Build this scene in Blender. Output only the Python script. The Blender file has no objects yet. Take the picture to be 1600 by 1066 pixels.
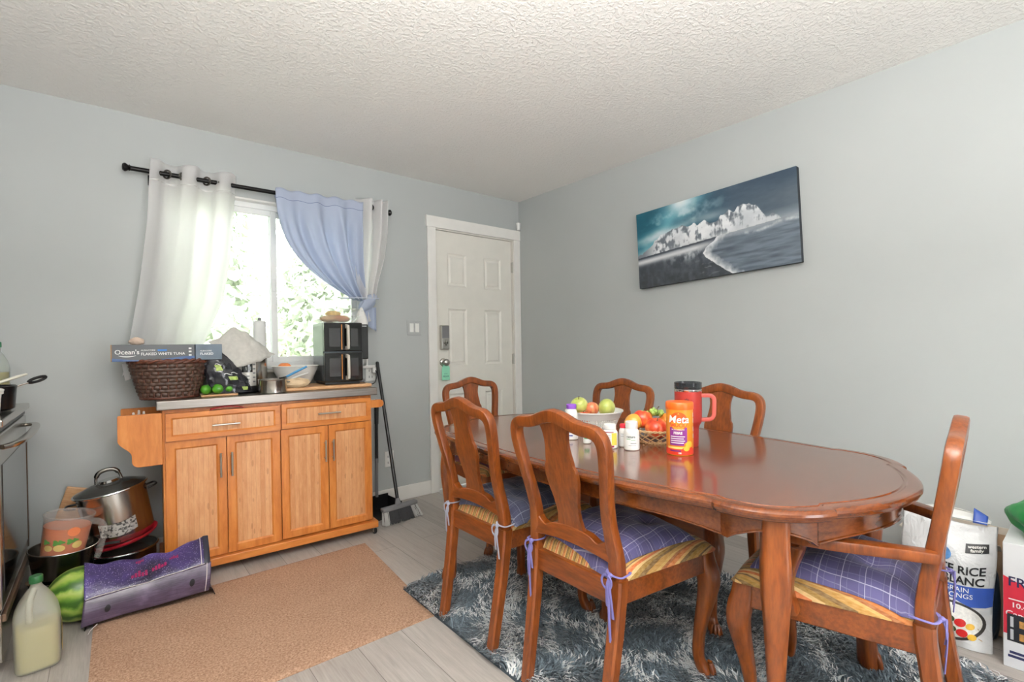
import bpy, bmesh, math, random
import numpy as np
from mathutils import Vector, Matrix, Euler
random.seed(7); rng = np.random.default_rng(7)
SC = bpy.context.scene; COL = SC.collection
PI = math.pi
def R(d): return math.radians(d)
def clamp(a, lo, hi): return max(lo, min(hi, a))
def sstep(a, b, x):
    t = clamp((x-a)/(b-a), 0, 1); return t*t*(3-2*t)

# ------------------------------------------------------------------ mesh collector
class MB:
    def __init__(s): s.v = []; s.f = []
    def add(s, vs, fs, M=None):
        o = len(s.v)
        for p in vs:
            p = Vector(p); s.v.append(M @ p if M is not None else p)
        s.f += [tuple(i+o for i in f) for f in fs]
        return s
    def box(s, a, b, M=None):
        (x0,y0,z0),(x1,y1,z1) = a, b
        v = [(x0,y0,z0),(x1,y0,z0),(x1,y1,z0),(x0,y1,z0),(x0,y0,z1),(x1,y0,z1),(x1,y1,z1),(x0,y1,z1)]
        return s.add(v, [(0,3,2,1),(4,5,6,7),(0,1,5,4),(1,2,6,5),(2,3,7,6),(3,0,4,7)], M)
    def lathe(s, prof, seg=32, M=None, sx=1, sy=1):
        vs, fs, rings = [], [], []
        for r, z in prof:
            if r < 1e-6: rings.append([len(vs)]); vs.append((0,0,z))
            else:
                rings.append(list(range(len(vs), len(vs)+seg)))
                vs += [(r*sx*math.cos(2*PI*k/seg), r*sy*math.sin(2*PI*k/seg), z) for k in range(seg)]
        for A, B in zip(rings, rings[1:]):
            for k in range(seg):
                k2 = (k+1) % seg
                if len(A) == 1 and len(B) == 1: break
                if len(A) == 1: fs.append((A[0], B[k2], B[k]))
                elif len(B) == 1: fs.append((A[k], A[k2], B[0]))
                else: fs.append((A[k], A[k2], B[k2], B[k]))
        return s.add(vs, fs, M)
    def sweep(s, pts, w, d=None, dref=None, seg=None, closed=False, M=None, sect=None, cap=True):
        """sweep a section along pts; w/d half sizes (scalar or list); dref fixes the direction of d"""
        pts = [Vector(p) for p in pts]; n = len(pts)
        W = list(w) if hasattr(w, '__len__') else [w]*n
        d = w if d is None else d
        D = list(d) if hasattr(d, '__len__') else [d]*n
        if sect is None:
            seg = seg or 10
            sect = [(math.cos(2*PI*k/seg), math.sin(2*PI*k/seg)) for k in range(seg)]
        m = len(sect); vs = []; up = None
        for i in range(n):
            if closed: t = pts[(i+1) % n] - pts[i-1]
            else: t = pts[min(i+1, n-1)] - pts[max(i-1, 0)]
            t.normalize()
            if dref is not None:
                ref = Vector(dref)
            else:
                if up is None: up = Vector((0,0,1)) if abs(t.z) < .9 else Vector((1,0,0))
                ref = up
            a = t.cross(ref)
            if a.length < 1e-5: a = t.cross(Vector((1,.3,.2)))
            a.normalize(); b = a.cross(t).normalized()
            up = b
            for cx, cy in sect: vs.append(pts[i] + a*cx*W[i] + b*cy*D[i])
        fs = []
        for i in range(n if closed else n-1):
            j = (i+1) % n
            for k in range(m):
                k2 = (k+1) % m
                fs.append((i*m+k, i*m+k2, j*m+k2, j*m+k))
        if cap and not closed:
            fs.append(tuple(range(m-1, -1, -1))); fs.append(tuple((n-1)*m+k for k in range(m)))
        return s.add(vs, fs, M)
    def prism(s, out, t0, t1, M=None):
        n = len(out)
        vs = [(x,y,t0) for x,y in out] + [(x,y,t1) for x,y in out]
        fs = [tuple(range(n-1,-1,-1)), tuple(range(n,2*n))] + [(i,(i+1)%n,n+(i+1)%n,n+i) for i in range(n)]
        return s.add(vs, fs, M)
    def grid(s, fn, nu, nv, closeu=False, M=None):
        vs = [fn(i/(nu if closeu else nu-1), j/(nv-1)) for j in range(nv) for i in range(nu)]
        fs = []
        for j in range(nv-1):
            for i in range(nu if closeu else nu-1):
                i2 = (i+1) % nu
                fs.append((j*nu+i, j*nu+i2, (j+1)*nu+i2, (j+1)*nu+i))
        return s.add(vs, fs, M)
    def ball(s, c, r, nu=20, nv=12, M=None):
        rx, ry, rz = r if hasattr(r,'__len__') else (r,r,r)
        prof = [(math.sin(PI*j/nv), -math.cos(PI*j/nv)) for j in range(nv+1)]
        prof[0] = (0,-1); prof[-1] = (0,1)
        T = Matrix.Translation(c) @ Matrix.Diagonal((rx,ry,rz,1))
        return s.lathe(prof, nu, T if M is None else M @ T)
RSQ = [(1,-.7),(1,.7),(.7,1),(-.7,1),(-1,.7),(-1,-.7),(-.7,-1),(.7,-1)]
RSQ2 = [(1,-.5),(1,.5),(.88,.88),(.5,1),(-.5,1),(-.88,.88),(-1,.5),(-1,-.5),(-.88,-.88),(-.5,-1),(.5,-1),(.88,-.88)]

def obj(name, mb, mat, parent=None, smooth=40, bevel=0, sub=0, solid=0, bseg=2, loc=None):
    me = bpy.data.meshes.new(name)
    me.from_pydata([tuple(v) for v in mb.v], [], mb.f); me.validate(); me.update()
    bm = bmesh.new(); bm.from_mesh(me); bmesh.ops.recalc_face_normals(bm, faces=bm.faces); bm.to_mesh(me); bm.free()
    if smooth:
        me.polygons.foreach_set('use_smooth', [True]*len(me.polygons))
        if smooth < 180: me.set_sharp_from_angle(angle=R(smooth))
    o = bpy.data.objects.new(name, me); COL.objects.link(o)
    if mat: me.materials.append(mat)
    if parent: o.parent = parent
    if loc is not None: o.location = loc
    if solid:
        m = o.modifiers.new('s','SOLIDIFY'); m.thickness = solid; m.offset = 0
    if bevel:
        m = o.modifiers.new('b','BEVEL'); m.width = bevel; m.segments = bseg; m.limit_method = 'ANGLE'; m.angle_limit = R(35)
        m.harden_normals = False
    if sub:
        m = o.modifiers.new('u','SUBSURF'); m.levels = sub; m.render_levels = sub
    return o
def thing(name, label, cat, loc=(0,0,0), rz=0, group=None):
    o = bpy.data.objects.new(name, None); COL.objects.link(o)
    o.location = loc; o.rotation_euler = (0,0,rz); o.empty_display_size = .05
    o['label'] = label; o['category'] = cat
    if group: o['group'] = group
    return o
def tag(o, label, cat, group=None):
    o['label'] = label; o['category'] = cat
    if group: o['group'] = group
    return o
def struct(o): o['kind'] = 'structure'; return o
def copy_tree(o, parent=None):
    c = o.copy(); COL.objects.link(c)
    if parent: c.parent = parent
    for ch in list(o.children): copy_tree(ch, c)
    return c

# ------------------------------------------------------------------ materials
def lin(c):
    return tuple(((x/255)/12.92 if x/255 <= .04045 else ((x/255+.055)/1.055)**2.4) for x in c) + (1,)
class NT:
    def __init__(s, name):
        s.m = bpy.data.materials.new(name); s.m.use_nodes = True; s.t = s.m.node_tree
        s.b = s.t.nodes['Principled BSDF']; s.out = s.t.nodes['Material Output']
    def n(s, typ, ins=None, **kw):
        nd = s.t.nodes.new(typ)
        for k, v in kw.items(): setattr(nd, k, v)
        for k, v in (ins or {}).items():
            if isinstance(v, bpy.types.NodeSocket): s.t.links.new(v, nd.inputs[k])
            else: nd.inputs[k].default_value = v
        return nd
    def l(s, a, b): s.t.links.new(a, b)
    def set(s, **kw):
        for k, v in kw.items():
            k = k.replace('_',' ')
            if isinstance(v, bpy.types.NodeSocket): s.l(v, s.b.inputs[k])
            else: s.b.inputs[k].default_value = v
    def coord(s, scale=(1,1,1), rot=(0,0,0), kind='Object'):
        tc = s.n('ShaderNodeTexCoord'); mp = s.n('ShaderNodeMapping', {'Vector': tc.outputs[kind]})
        mp.inputs['Scale'].default_value = scale; mp.inputs['Rotation'].default_value = rot
        return mp.outputs['Vector']
    def noise(s, vec, scale=5, detail=4, rough=.5, dist=0):
        return s.n('ShaderNodeTexNoise', {'Vector': vec, 'Scale': scale, 'Detail': detail, 'Roughness': rough, 'Distortion': dist}).outputs['Fac']
    def ramp(s, fac, stops, interp='LINEAR'):
        r = s.n('ShaderNodeValToRGB', {'Fac': fac}); cr = r.color_ramp; cr.interpolation = interp
        while len(cr.elements) > 1: cr.elements.remove(cr.elements[-1])
        cr.elements[0].position = stops[0][0]; cr.elements[0].color = stops[0][1]
        for p, c in stops[1:]:
            e = cr.elements.new(p); e.color = c
        return r.outputs['Color']
    def mix(s, fac, a, b, blend='MIX'):
        m = s.n('ShaderNodeMix', data_type='RGBA', blend_type=blend)
        for k, v in ((0,fac),(6,a),(7,b)):
            if isinstance(v, bpy.types.NodeSocket): s.l(v, m.inputs[k])
            else: m.inputs[k].default_value = v
        return m.outputs[2]
    def math(s, op, a, b=0.0, c=0.0):
        m = s.n('ShaderNodeMath', operation=op)
        for k, v in ((0,a),(1,b),(2,c)):
            if isinstance(v, bpy.types.NodeSocket): s.l(v, m.inputs[k])
            else: m.inputs[k].default_value = v
        return m.outputs[0]
    def sep(s, vec): return s.n('ShaderNodeSeparateXYZ', {'Vector': vec}).outputs
    def bump(s, h, strength=.3, dist=.01):
        b = s.n('ShaderNodeBump', {'Height': h, 'Strength': strength, 'Distance': dist}); s.l(b.outputs['Normal'], s.b.inputs['Normal'])
def flat(name, rgb, rough=.5, metal=0, spec=.5, var=.06, vscale=12, bump=0, coat=0):
    n = NT(name); c = lin(rgb)
    v = n.coord(); f = n.noise(v, vscale, 3)
    lo = tuple(x*(1-var) for x in c[:3])+(1,); hi = tuple(min(1,x*(1+var)) for x in c[:3])+(1,)
    n.set(Base_Color=n.ramp(f, [(.3,lo),(.7,hi)]), Roughness=rough, Metallic=metal, Specular_IOR_Level=spec)
    if coat: n.set(Coat_Weight=coat, Coat_Roughness=.08)
    if bump: n.bump(n.noise(v, vscale*6, 4), bump, .004)
    return n.m
def wood(name, dark, mid, light, scale=(14,14,1.6), rough=.3, coat=.3, knots=0):
    n = NT(name); v = n.coord(scale)
    f = n.noise(v, 1.5, 6, .6, 1.2)
    f2 = n.noise(n.coord(tuple(s*6 for s in scale)), 2.0, 3, .6)
    base = n.ramp(f, [(.28,lin(dark)),(.5,lin(mid)),(.74,lin(light))])
    col = n.mix(.35, base, n.ramp(f2, [(.35,lin(dark)),(.65,lin(light))]), 'MIX')
    n.set(Base_Color=col, Roughness=rough, Coat_Weight=coat, Coat_Roughness=.15)
    n.bump(f2, .06, .002)
    return n.m
M = {}
def build_mats():
    # painted walls
    n = NT('wall_paint'); v = n.coord()
    n.set(Base_Color=n.ramp(n.noise(v, 1.3, 3), [(.3,lin((179,183,182))),(.7,lin((184,188,187)))]), Roughness=.55, Specular_IOR_Level=.35)
    n.bump(n.noise(v, 160, 3), .05, .002); M['wall'] = n.m
    # textured ceiling
    n = NT('ceiling_texture'); v = n.coord()
    h = n.ramp(n.noise(v, 62, 4, .55, .3), [(.46,(0,0,0,1)),(.6,(1,1,1,1))])
    h2 = n.noise(v, 180, 2)
    n.set(Base_Color=lin((243,241,237)), Roughness=.9)
    n.bump(n.mix(.25, h, h2), .5, .007); M['ceil'] = n.m
    # vinyl plank floor : planks run along y
    n = NT('vinyl_planks'); v = n.coord()
    br = n.n('ShaderNodeTexBrick', {'Vector': n.coord((1,1,1),(0,0,R(90))), 'Scale': 1.0, 'Mortar Size': .0012, 'Mortar Smooth': .1,
             'Brick Width': 1.2, 'Row Height': .18, 'Color1': (.25,.25,.25,1), 'Color2': (.75,.75,.75,1), 'Mortar': (0,0,0,1)})
    br.offset = .37
    g = n.noise(n.coord((22,1.6,1)), 2.2, 6, .65, .8)
    g2 = n.noise(n.coord((90,4,1)), 2, 4, .6)
    c = n.ramp(g, [(.25,lin((134,126,120))),(.5,lin((171,164,157))),(.78,lin((197,191,184)))])
    c = n.mix(.3, c, n.ramp(g2, [(.3,lin((130,122,116))),(.7,lin((198,192,186)))]))
    c = n.mix(.35, c, n.ramp(br.outputs['Color'], [(.2,lin((140,133,127))),(.8,lin((196,190,184)))]), 'MIX')
    c = n.mix(n.math('SUBTRACT', 1.0, n.math('LESS_THAN', br.outputs['Fac'], .5)), c, lin((112,106,100)))
    n.set(Base_Color=c, Roughness=n.ramp(g2, [(0,(.32,)*3+(1,)),(1,(.5,)*3+(1,))]))
    n.bump(g2, .05, .002); M['floor'] = n.m
    M['trim'] = flat('white_trim_paint', (236,234,229), .35, var=.02)
    M['door'] = flat('door_paint', (232,229,220), .35, var=.02)
    M['jamb'] = flat('jamb_paint', (225,222,214), .4, var=.02)
    M['vinyl'] = flat('white_vinyl', (240,241,240), .3, var=.01)
    M['plastic_w'] = flat('white_plastic', (238,238,234), .3, var=.02)
    M['switch_plate'] = flat('grey_switch_plate', (176,178,178), .4, var=.02)
    M['nickel'] = flat('brushed_nickel', (190,188,182), .28, 1.0, var=.05)
    M['chrome'] = flat('polished_chrome', (215,215,215), .1, 1.0, var=.02)
    M['steel'] = flat('stainless_steel', (196,192,186), .22, 1.0, var=.06, vscale=5)
    M['steel_d'] = flat('dark_stainless_steel', (120,116,110), .25, 1.0, var=.08, vscale=5)
    M['rod'] = flat('black_rod_metal', (30,29,29), .35, .6, var=.1)
    M['black'] = flat('black_plastic', (24,24,25), .35, var=.15)
    M['blackgloss'] = flat('glossy_black_plastic', (14,15,16), .07, var=.1, coat=.6)
    M['blackrub'] = flat('black_rubber', (26,26,27), .7, var=.1)
    M['greyp'] = flat('grey_plastic', (120,120,122), .45, var=.05)
    # countertop : brushed steel
    n = NT('brushed_steel_top'); g = n.noise(n.coord((2,120,120)), 3, 4)
    n.set(Base_Color=n.ramp(g, [(.3,lin((140,134,128))),(.7,lin((164,158,152)))]), Metallic=1.0, Roughness=n.ramp(g, [(0,(.26,)*3+(1,)),(1,(.42,)*3+(1,))])); M['brushed'] = n.m
    # furniture woods
    M['cherry'] = wood('cherry_wood', (86,38,10), (128,62,20), (158,86,32), (9,9,1.4), .30, .30)
    M['cherry_x'] = wood('cherry_wood_across', (86,38,10), (127,61,20), (157,85,31), (1.4,9,9), .30, .30)
    M['cherry_dark'] = wood('dark_cherry_wood', (62,26,13), (96,42,20), (118,56,28), (11,1.8,11), .26, .5)
    # table top: strongly glossy
    n = NT('polished_table_top'); g = n.noise(n.coord((9,1.2,4)), 2, 6, .6, .9); g2 = n.noise(n.coord((60,5,20)), 2, 4)
    c = n.ramp(g, [(.25,lin((84,42,24))),(.55,lin((104,56,34))),(.8,lin((122,70,44)))])
    c = n.mix(.3, c, n.ramp(g2, [(.3,lin((76,36,22))),(.7,lin((126,74,48)))]))
    n.set(Base_Color=c, Roughness=.24, Specular_IOR_Level=.6, Coat_Weight=.75, Coat_Roughness=.12); M['tabletop'] = n.m
    M['table_edge'] = wood('table_edge_wood', (70,32,12), (108,53,20), (136,72,30), (9,1.6,9), .22, .6)
    # bamboo
    n = NT('bamboo_frame'); g = n.noise(n.coord((16,16,3)), 2, 5, .6, .4)
    n.set(Base_Color=n.ramp(g, [(.28,lin((184,104,42))),(.55,lin((208,128,58))),(.78,lin((222,148,76)))]), Roughness=.36, Coat_Weight=.2, Coat_Roughness=.2); M['bamboo'] = n.m
    n = NT('bamboo_rail'); g = n.noise(n.coord((3,16,16)), 2, 5, .6, .4)
    n.set(Base_Color=n.ramp(g, [(.28,lin((184,104,42))),(.55,lin((208,128,58))),(.78,lin((222,148,76)))]), Roughness=.36, Coat_Weight=.2, Coat_Roughness=.2); M['bamboo_x'] = n.m
    n = NT('bamboo_slat_panel'); s = n.sep(n.coord())
    wv = n.math('FRACT', n.math('MULTIPLY', s[0], 46.0))
    slat = n.math('FLOOR', n.math('MULTIPLY', s[0], 46.0))
    wn = n.n('ShaderNodeTexWhiteNoise', {'W': slat}, noise_dimensions='1D').outputs['Value']
    g = n.noise(n.coord((30,30,5)), 2.5, 6, .7)
    kn = n.n('ShaderNodeTexVoronoi', {'Vector': n.coord((30,8,9)), 'Scale': 1.0}).outputs['Distance']
    c = n.ramp(g, [(.3,lin((200,132,80))),(.6,lin((220,162,110))),(.8,lin((232,182,134)))])
    c = n.mix(.3, c, n.ramp(wn, [(0,lin((184,118,70))),(1,lin((230,184,142)))]))
    c = n.mix(n.math('MULTIPLY', n.math('LESS_THAN', kn, .16), .35), c, lin((150,92,50)))
    c = n.mix(n.math('MULTIPLY', n.math('LESS_THAN', wv, .07), .45), c, lin((160,98,54)))
    n.set(Base_Color=c, Roughness=.42, Coat_Weight=.12); M['bamboo_panel'] = n.m
    M['maple'] = wood('pale_board_wood', (176,122,78), (206,158,110), (222,182,138), (2,14,14), .45, .05)
    # fabrics
    n = NT('striped_upholstery'); s = n.sep(n.coord())
    w = n.noise(n.coord((18,3,3)), 1.0, 2)
    t = n.math('FRACT', n.math('ADD', n.math('MULTIPLY', s[0], 15.0), n.math('MULTIPLY', w, .06)))
    cols = [(0,(190,140,62)),(.10,(206,166,94)),(.15,(158,80,28)),(.21,(206,112,42)),(.29,(220,170,100)),(.35,(112,80,30)),(.42,(166,126,44)),(.50,(194,146,66)),(.56,(92,58,24)),(.60,(214,170,108)),(.66,(204,98,36)),(.76,(222,186,128)),(.83,(150,112,36)),(.92,(106,74,30))]
    c = n.ramp(t, [(p, lin(q)) for p, q in cols], 'CONSTANT')
    fine = n.noise(n.coord((240,60,240)), 1.0, 2)
    c = n.mix(.22, c, n.ramp(fine, [(.3,lin((120,84,40))),(.7,lin((232,206,160)))]))
    n.set(Base_Color=c, Roughness=.8, Sheen_Weight=.2); n.bump(fine, .25, .002); M['stripe'] = n.m
    def plaid(name, base, base2, line, pitch):
        n = NT(name); s = n.sep(n.coord())
        wob = n.math('MULTIPLY', n.math('SUBTRACT', n.noise(n.coord(), 9, 2), .5), .012)
        def ln(ax, w, p, off=0.):
            f = n.math('FRACT', n.math('ADD', n.math('MULTIPLY', n.math('ADD', s[ax], wob), 1/p), off)); return n.math('LESS_THAN', f, w)
        band = n.math('MULTIPLY', n.math('ADD', ln(0,.5,pitch*2), ln(1,.5,pitch*2)), .5)
        c = n.mix(band, lin(base), lin(base2))
        lines = n.math('MAXIMUM', ln(0,.036,pitch,.3), ln(1,.036,pitch,.3))
        th = n.math('MAXIMUM', ln(0,.04,pitch/2,.1), ln(1,.04,pitch/2,.1))
        c = n.mix(n.math('MULTIPLY', th, .25), c, lin(line)); c = n.mix(n.math('MULTIPLY', lines, .8), c, lin(line))
        n.set(Base_Color=c, Roughness=.75, Sheen_Weight=.25); n.bump(n.noise(n.coord(), 350, 2), .2, .001); return n.m
    M['plaid_purple'] = plaid('purple_plaid_fabric', (80,75,118), (95,90,138), (194,192,214), .052)
    M['plaid_grey'] = plaid('slate_plaid_fabric', (84,86,114), (102,104,132), (176,180,198), .048)
    M['plaid_maroon'] = plaid('maroon_plaid_fabric', (84,28,48), (104,40,60), (60,40,70), .05)
    M['tie_purple'] = flat('purple_tie_fabric', (116,110,168), .8)
    M['tie_grey'] = flat('grey_tie_fabric', (158,160,176), .8)
    # brown doormat
    n = NT('brown_mat_fibre'); v = n.coord(); f = n.noise(v, 125, 4, .8); f2 = n.noise(v, 6, 3)
    c = n.ramp(f, [(.32,lin((110,80,60))),(.5,lin((170,134,108))),(.68,lin((212,180,156)))])
    c = n.mix(.25, c, n.ramp(f2, [(.3,lin((156,120,96))),(.7,lin((182,146,120)))]))
    n.set(Base_Color=c, Roughness=.95); n.bump(f, .6, .004); M['mat'] = n.m
    M['mat_edge'] = flat('mat_edge_binding', (120,84,56), .9)
    # shag rug: blue grey with a white lattice (colour lives in the pile)
    n = NT('shag_pile'); at = n.n('ShaderNodeAttribute', attribute_name='pile')
    n.set(Base_Color=at.outputs['Color'], Roughness=.7, Sheen_Weight=.3); M['pile'] = n.m
    M['rug_back'] = flat('rug_backing', (66,76,84), .95)
    # cloth
    def cloth(name, rgb, tr):
        n = NT(name); c = lin(rgb)
        n.set(Base_Color=c, Roughness=.85, Sheen_Weight=.1)
        t = n.n('ShaderNodeBsdfTranslucent', {'Color': c}); mx = n.n('ShaderNodeMixShader', {0: tr, 1: n.b.outputs[0], 2: t.outputs[0]})
        n.l(mx.outputs[0], n.out.inputs['Surface']); n.bump(n.noise(n.coord(), 500, 2), .1, .001); return n.m
    M['curtain_w'] = cloth('white_curtain_cloth', (251,250,250), .74)
    M['curtain_b'] = cloth('blue_curtain_cloth', (204,213,232), .38)
    M['towel'] = flat('grey_towel_cloth', (206,203,196), .95, bump=.5, vscale=60)
    # glass
    n = NT('clear_glass'); n.set(Base_Color=(1,1,1,1), Roughness=0.0)
    tr = n.n('ShaderNodeBsdfTransparent', {'Color': (.96,.98,.97,1)}); gl = n.n('ShaderNodeBsdfGlossy', {'Roughness': .0})
    fr = n.n('ShaderNodeFresnel', {'IOR': 1.45})
    mx = n.n('ShaderNodeMixShader', {0: fr.outputs[0], 1: tr.outputs[0], 2: gl.outputs[0]}); n.l(mx.outputs[0], n.out.inputs['Surface']); M['glass'] = n.m
    def film(name, rgb, alpha, rough=.12):
        n = NT(name); n.set(Base_Color=lin(rgb), Roughness=rough, Specular_IOR_Level=.6)
        tr = n.n('ShaderNodeBsdfTransparent', {'Color': (.95,.96,.96,1)})
        mx = n.n('ShaderNodeMixShader', {0: alpha, 1: tr.outputs[0], 2: n.b.outputs[0]}); n.l(mx.outputs[0], n.out.inputs['Surface']); return n.m
    M['clearp'] = film('clear_plastic', (225,226,224), .32)
    M['frost'] = film('frosted_plastic', (222,214,208), .18, .3)
    M['tintglass'] = film('tinted_lid_glass', (60,58,54), .55, .04)
    M['filmdark'] = film('clear_bag_film', (44,44,52), .8, .1)
    M['smoked'] = film('smoked_lid',(40,44,48),.85,.06)
    M['potdark'] = flat('dark_pot_enamel',(42,42,44),.25,.6)
    M['oilglass'] = film('bottle_plastic', (190,200,190), .35)
build_mats()
# ------------------------------------------------------------------ text helper: real letter shapes, mapped onto a surface
def letters(s, size, fn, bold=0.0, align='CENTER', shear=0.0, mb=None, sx=1.0, cuts=0):
    cu = bpy.data.curves.new('lettering', 'FONT'); cu.body = s; cu.size = size; cu.align_x = align; cu.align_y = 'CENTER'
    cu.offset = bold*size; cu.shear = shear; cu.resolution_u = 3
    o = bpy.data.objects.new('lettering', cu); COL.objects.link(o)
    bpy.context.view_layer.update()
    dg = bpy.context.evaluated_depsgraph_get(); me = bpy.data.meshes.new_from_object(o.evaluated_get(dg))
    bpy.data.objects.remove(o); bpy.data.curves.remove(cu)
    if cuts:
        bm = bmesh.new(); bm.from_mesh(me); bmesh.ops.triangulate(bm, faces=bm.faces)
        bmesh.ops.subdivide_edges(bm, edges=[e for e in bm.edges if e.calc_length() > size*.12], cuts=cuts); bm.to_mesh(me); bm.free()
    mb = mb or MB()
    mb.add([fn(v.co.x*sx, v.co.y) for v in me.vertices], [tuple(p.vertices) for p in me.polygons])
    bpy.data.meshes.remove(me)
    return mb
def on_cyl(cx, cy, cz, r, a0):          # label wrapped round an upright cylinder, a0 = direction it faces
    return lambda x, y: (cx + r*math.cos(a0 + x/r), cy + r*math.sin(a0 + x/r), cz + y)
def cyl_patch(mb, fn, x0, x1, y0, y1, nx=12):
    mb.grid(lambda u, v: fn(x0+(x1-x0)*u, y0+(y1-y0)*v), nx, 2); return mb
def patch_poly(mb, fn, pts):
    q = []
    for i, a in enumerate(pts):
        b = pts[(i+1) % len(pts)]; k = max(1, min(10, int(math.hypot(b[0]-a[0], b[1]-a[1])/.006)))
        q += [(a[0]+(b[0]-a[0])*j/k, a[1]+(b[1]-a[1])*j/k) for j in range(k)]
    pts = q; n = len(pts); cx = sum(p[0] for p in pts)/n; cy = sum(p[1] for p in pts)/n; RN = 7
    vs = [fn(cx,cy)] + [fn(cx+(p[0]-cx)*r/RN, cy+(p[1]-cy)*r/RN) for r in range(1,RN+1) for p in pts]
    fs = [(0, 1+i, 1+(i+1)%n) for i in range(n)] + [(1+r*n+i, 1+(r+1)*n+i, 1+(r+1)*n+(i+1)%n, 1+r*n+(i+1)%n) for r in range(RN-1) for i in range(n)]
    return mb.add(vs, fs)
def circle(cx, cy, r, n=28, ry=None): return [(cx+r*math.cos(2*PI*i/n), cy+(ry or r)*math.sin(2*PI*i/n)) for i in range(n)]

# ------------------------------------------------------------------ camera
F, YAW, PIT, ROL = 765.1446, .68994, -.0078525, -.0146300
cam = bpy.data.objects.new('camera', bpy.data.cameras.new('camera')); COL.objects.link(cam)
fw = Vector((math.sin(YAW)*math.cos(PIT), math.cos(YAW)*math.cos(PIT), math.sin(PIT)))
rt = Vector((math.cos(YAW), -math.sin(YAW), 0)); up = rt.cross(fw)
c_, s_ = math.cos(ROL), math.sin(ROL)
r2 = rt*c_ + up*s_; u2 = up*c_ - rt*s_
cam.matrix_world = Matrix(((r2.x,u2.x,-fw.x,-2.87948),(r2.y,u2.y,-fw.y,-3.37012),(r2.z,u2.z,-fw.z,1.14992),(0,0,0,1)))
cam.data.sensor_width = 36; cam.data.lens = F/1600*36; cam.data.shift_y = 12.85/1600; cam.data.clip_start = .03
SC.camera = cam

# ------------------------------------------------------------------ room shell
H = 2.44; XL, YF = -3.9, -5.7
WX0, WX1, WZ0, WZ1 = -2.66, -1.44, 1.02, 2.085       # window opening
DX0, DX1, DZ1 = -.885, -.06, 2.092                    # door opening
def wall(name, boxes, mat=None):
    m = MB()
    for a, b in boxes: m.box(a, b)
    return struct(obj(name, m, mat or M['wall'], smooth=0))
struct(obj('floor', MB().box((XL-.15,YF-.15,-.12),(.15,.16,0)), M['floor'], smooth=0))
struct(obj('ceiling', MB().box((XL-.15,YF-.15,H),(.15,.16,H+.12)), M['ceil'], smooth=0))
T = .16
wall('wall_back', [((XL,0,0),(WX0,T,H)), ((WX0,0,0),(WX1,T,WZ0)), ((WX0,0,WZ1),(WX1,T,H)), ((WX1,0,0),(DX0,T,H)), ((DX0,0,DZ1),(DX1,T,H)), ((DX1,0,0),(0,T,H))])
wall('wall_right', [((0,YF,0),(.15,T,H))])
wall('wall_left', [((XL-.15,YF,0),(XL,T,H))])
# the wall behind the viewpoint is unseen; its opening is added to let in soft fill
wall('wall_front', [((XL,YF-.15,0),(-2.2,YF,H)), ((-2.2,YF-.15,2.1),(-1.2,YF,H)), ((-1.2,YF-.15,0),(0,YF,H)), ((-2.2,YF-.15,0),(-1.2,YF,.06))])
m = MB(); m.box((-1.60,-.014,0),(-.947,0,.105)); m.box((XL,-.014,0),(-1.60,0,.105)); struct(obj('baseboard_back', m, M['trim'], smooth=0, bevel=.004))
struct(obj('baseboard_right', MB().box((-.014,YF,0),(0,-.03,.105)), M['trim'], smooth=0, bevel=.004))
# door casing
m = MB(); m.box((-.947,-.018,0),(-.873,0,2.088)); m.box((-.072,-.018,0),(-.001,0,2.088)); m.box((-.957,-.022,2.088),(-.0005,0,2.176))
struct(obj('trim_1', m, M['trim'], smooth=0, bevel=.003))
m = MB(); m.box((DX0,0,0),(-.868,.10,DZ1)); m.box((-.076,0,0),(DX1,.10,DZ1)); m.box((-.868,0,2.079),(-.076,.10,DZ1))
struct(obj('trim_2', m, M['jamb'], smooth=0))
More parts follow.
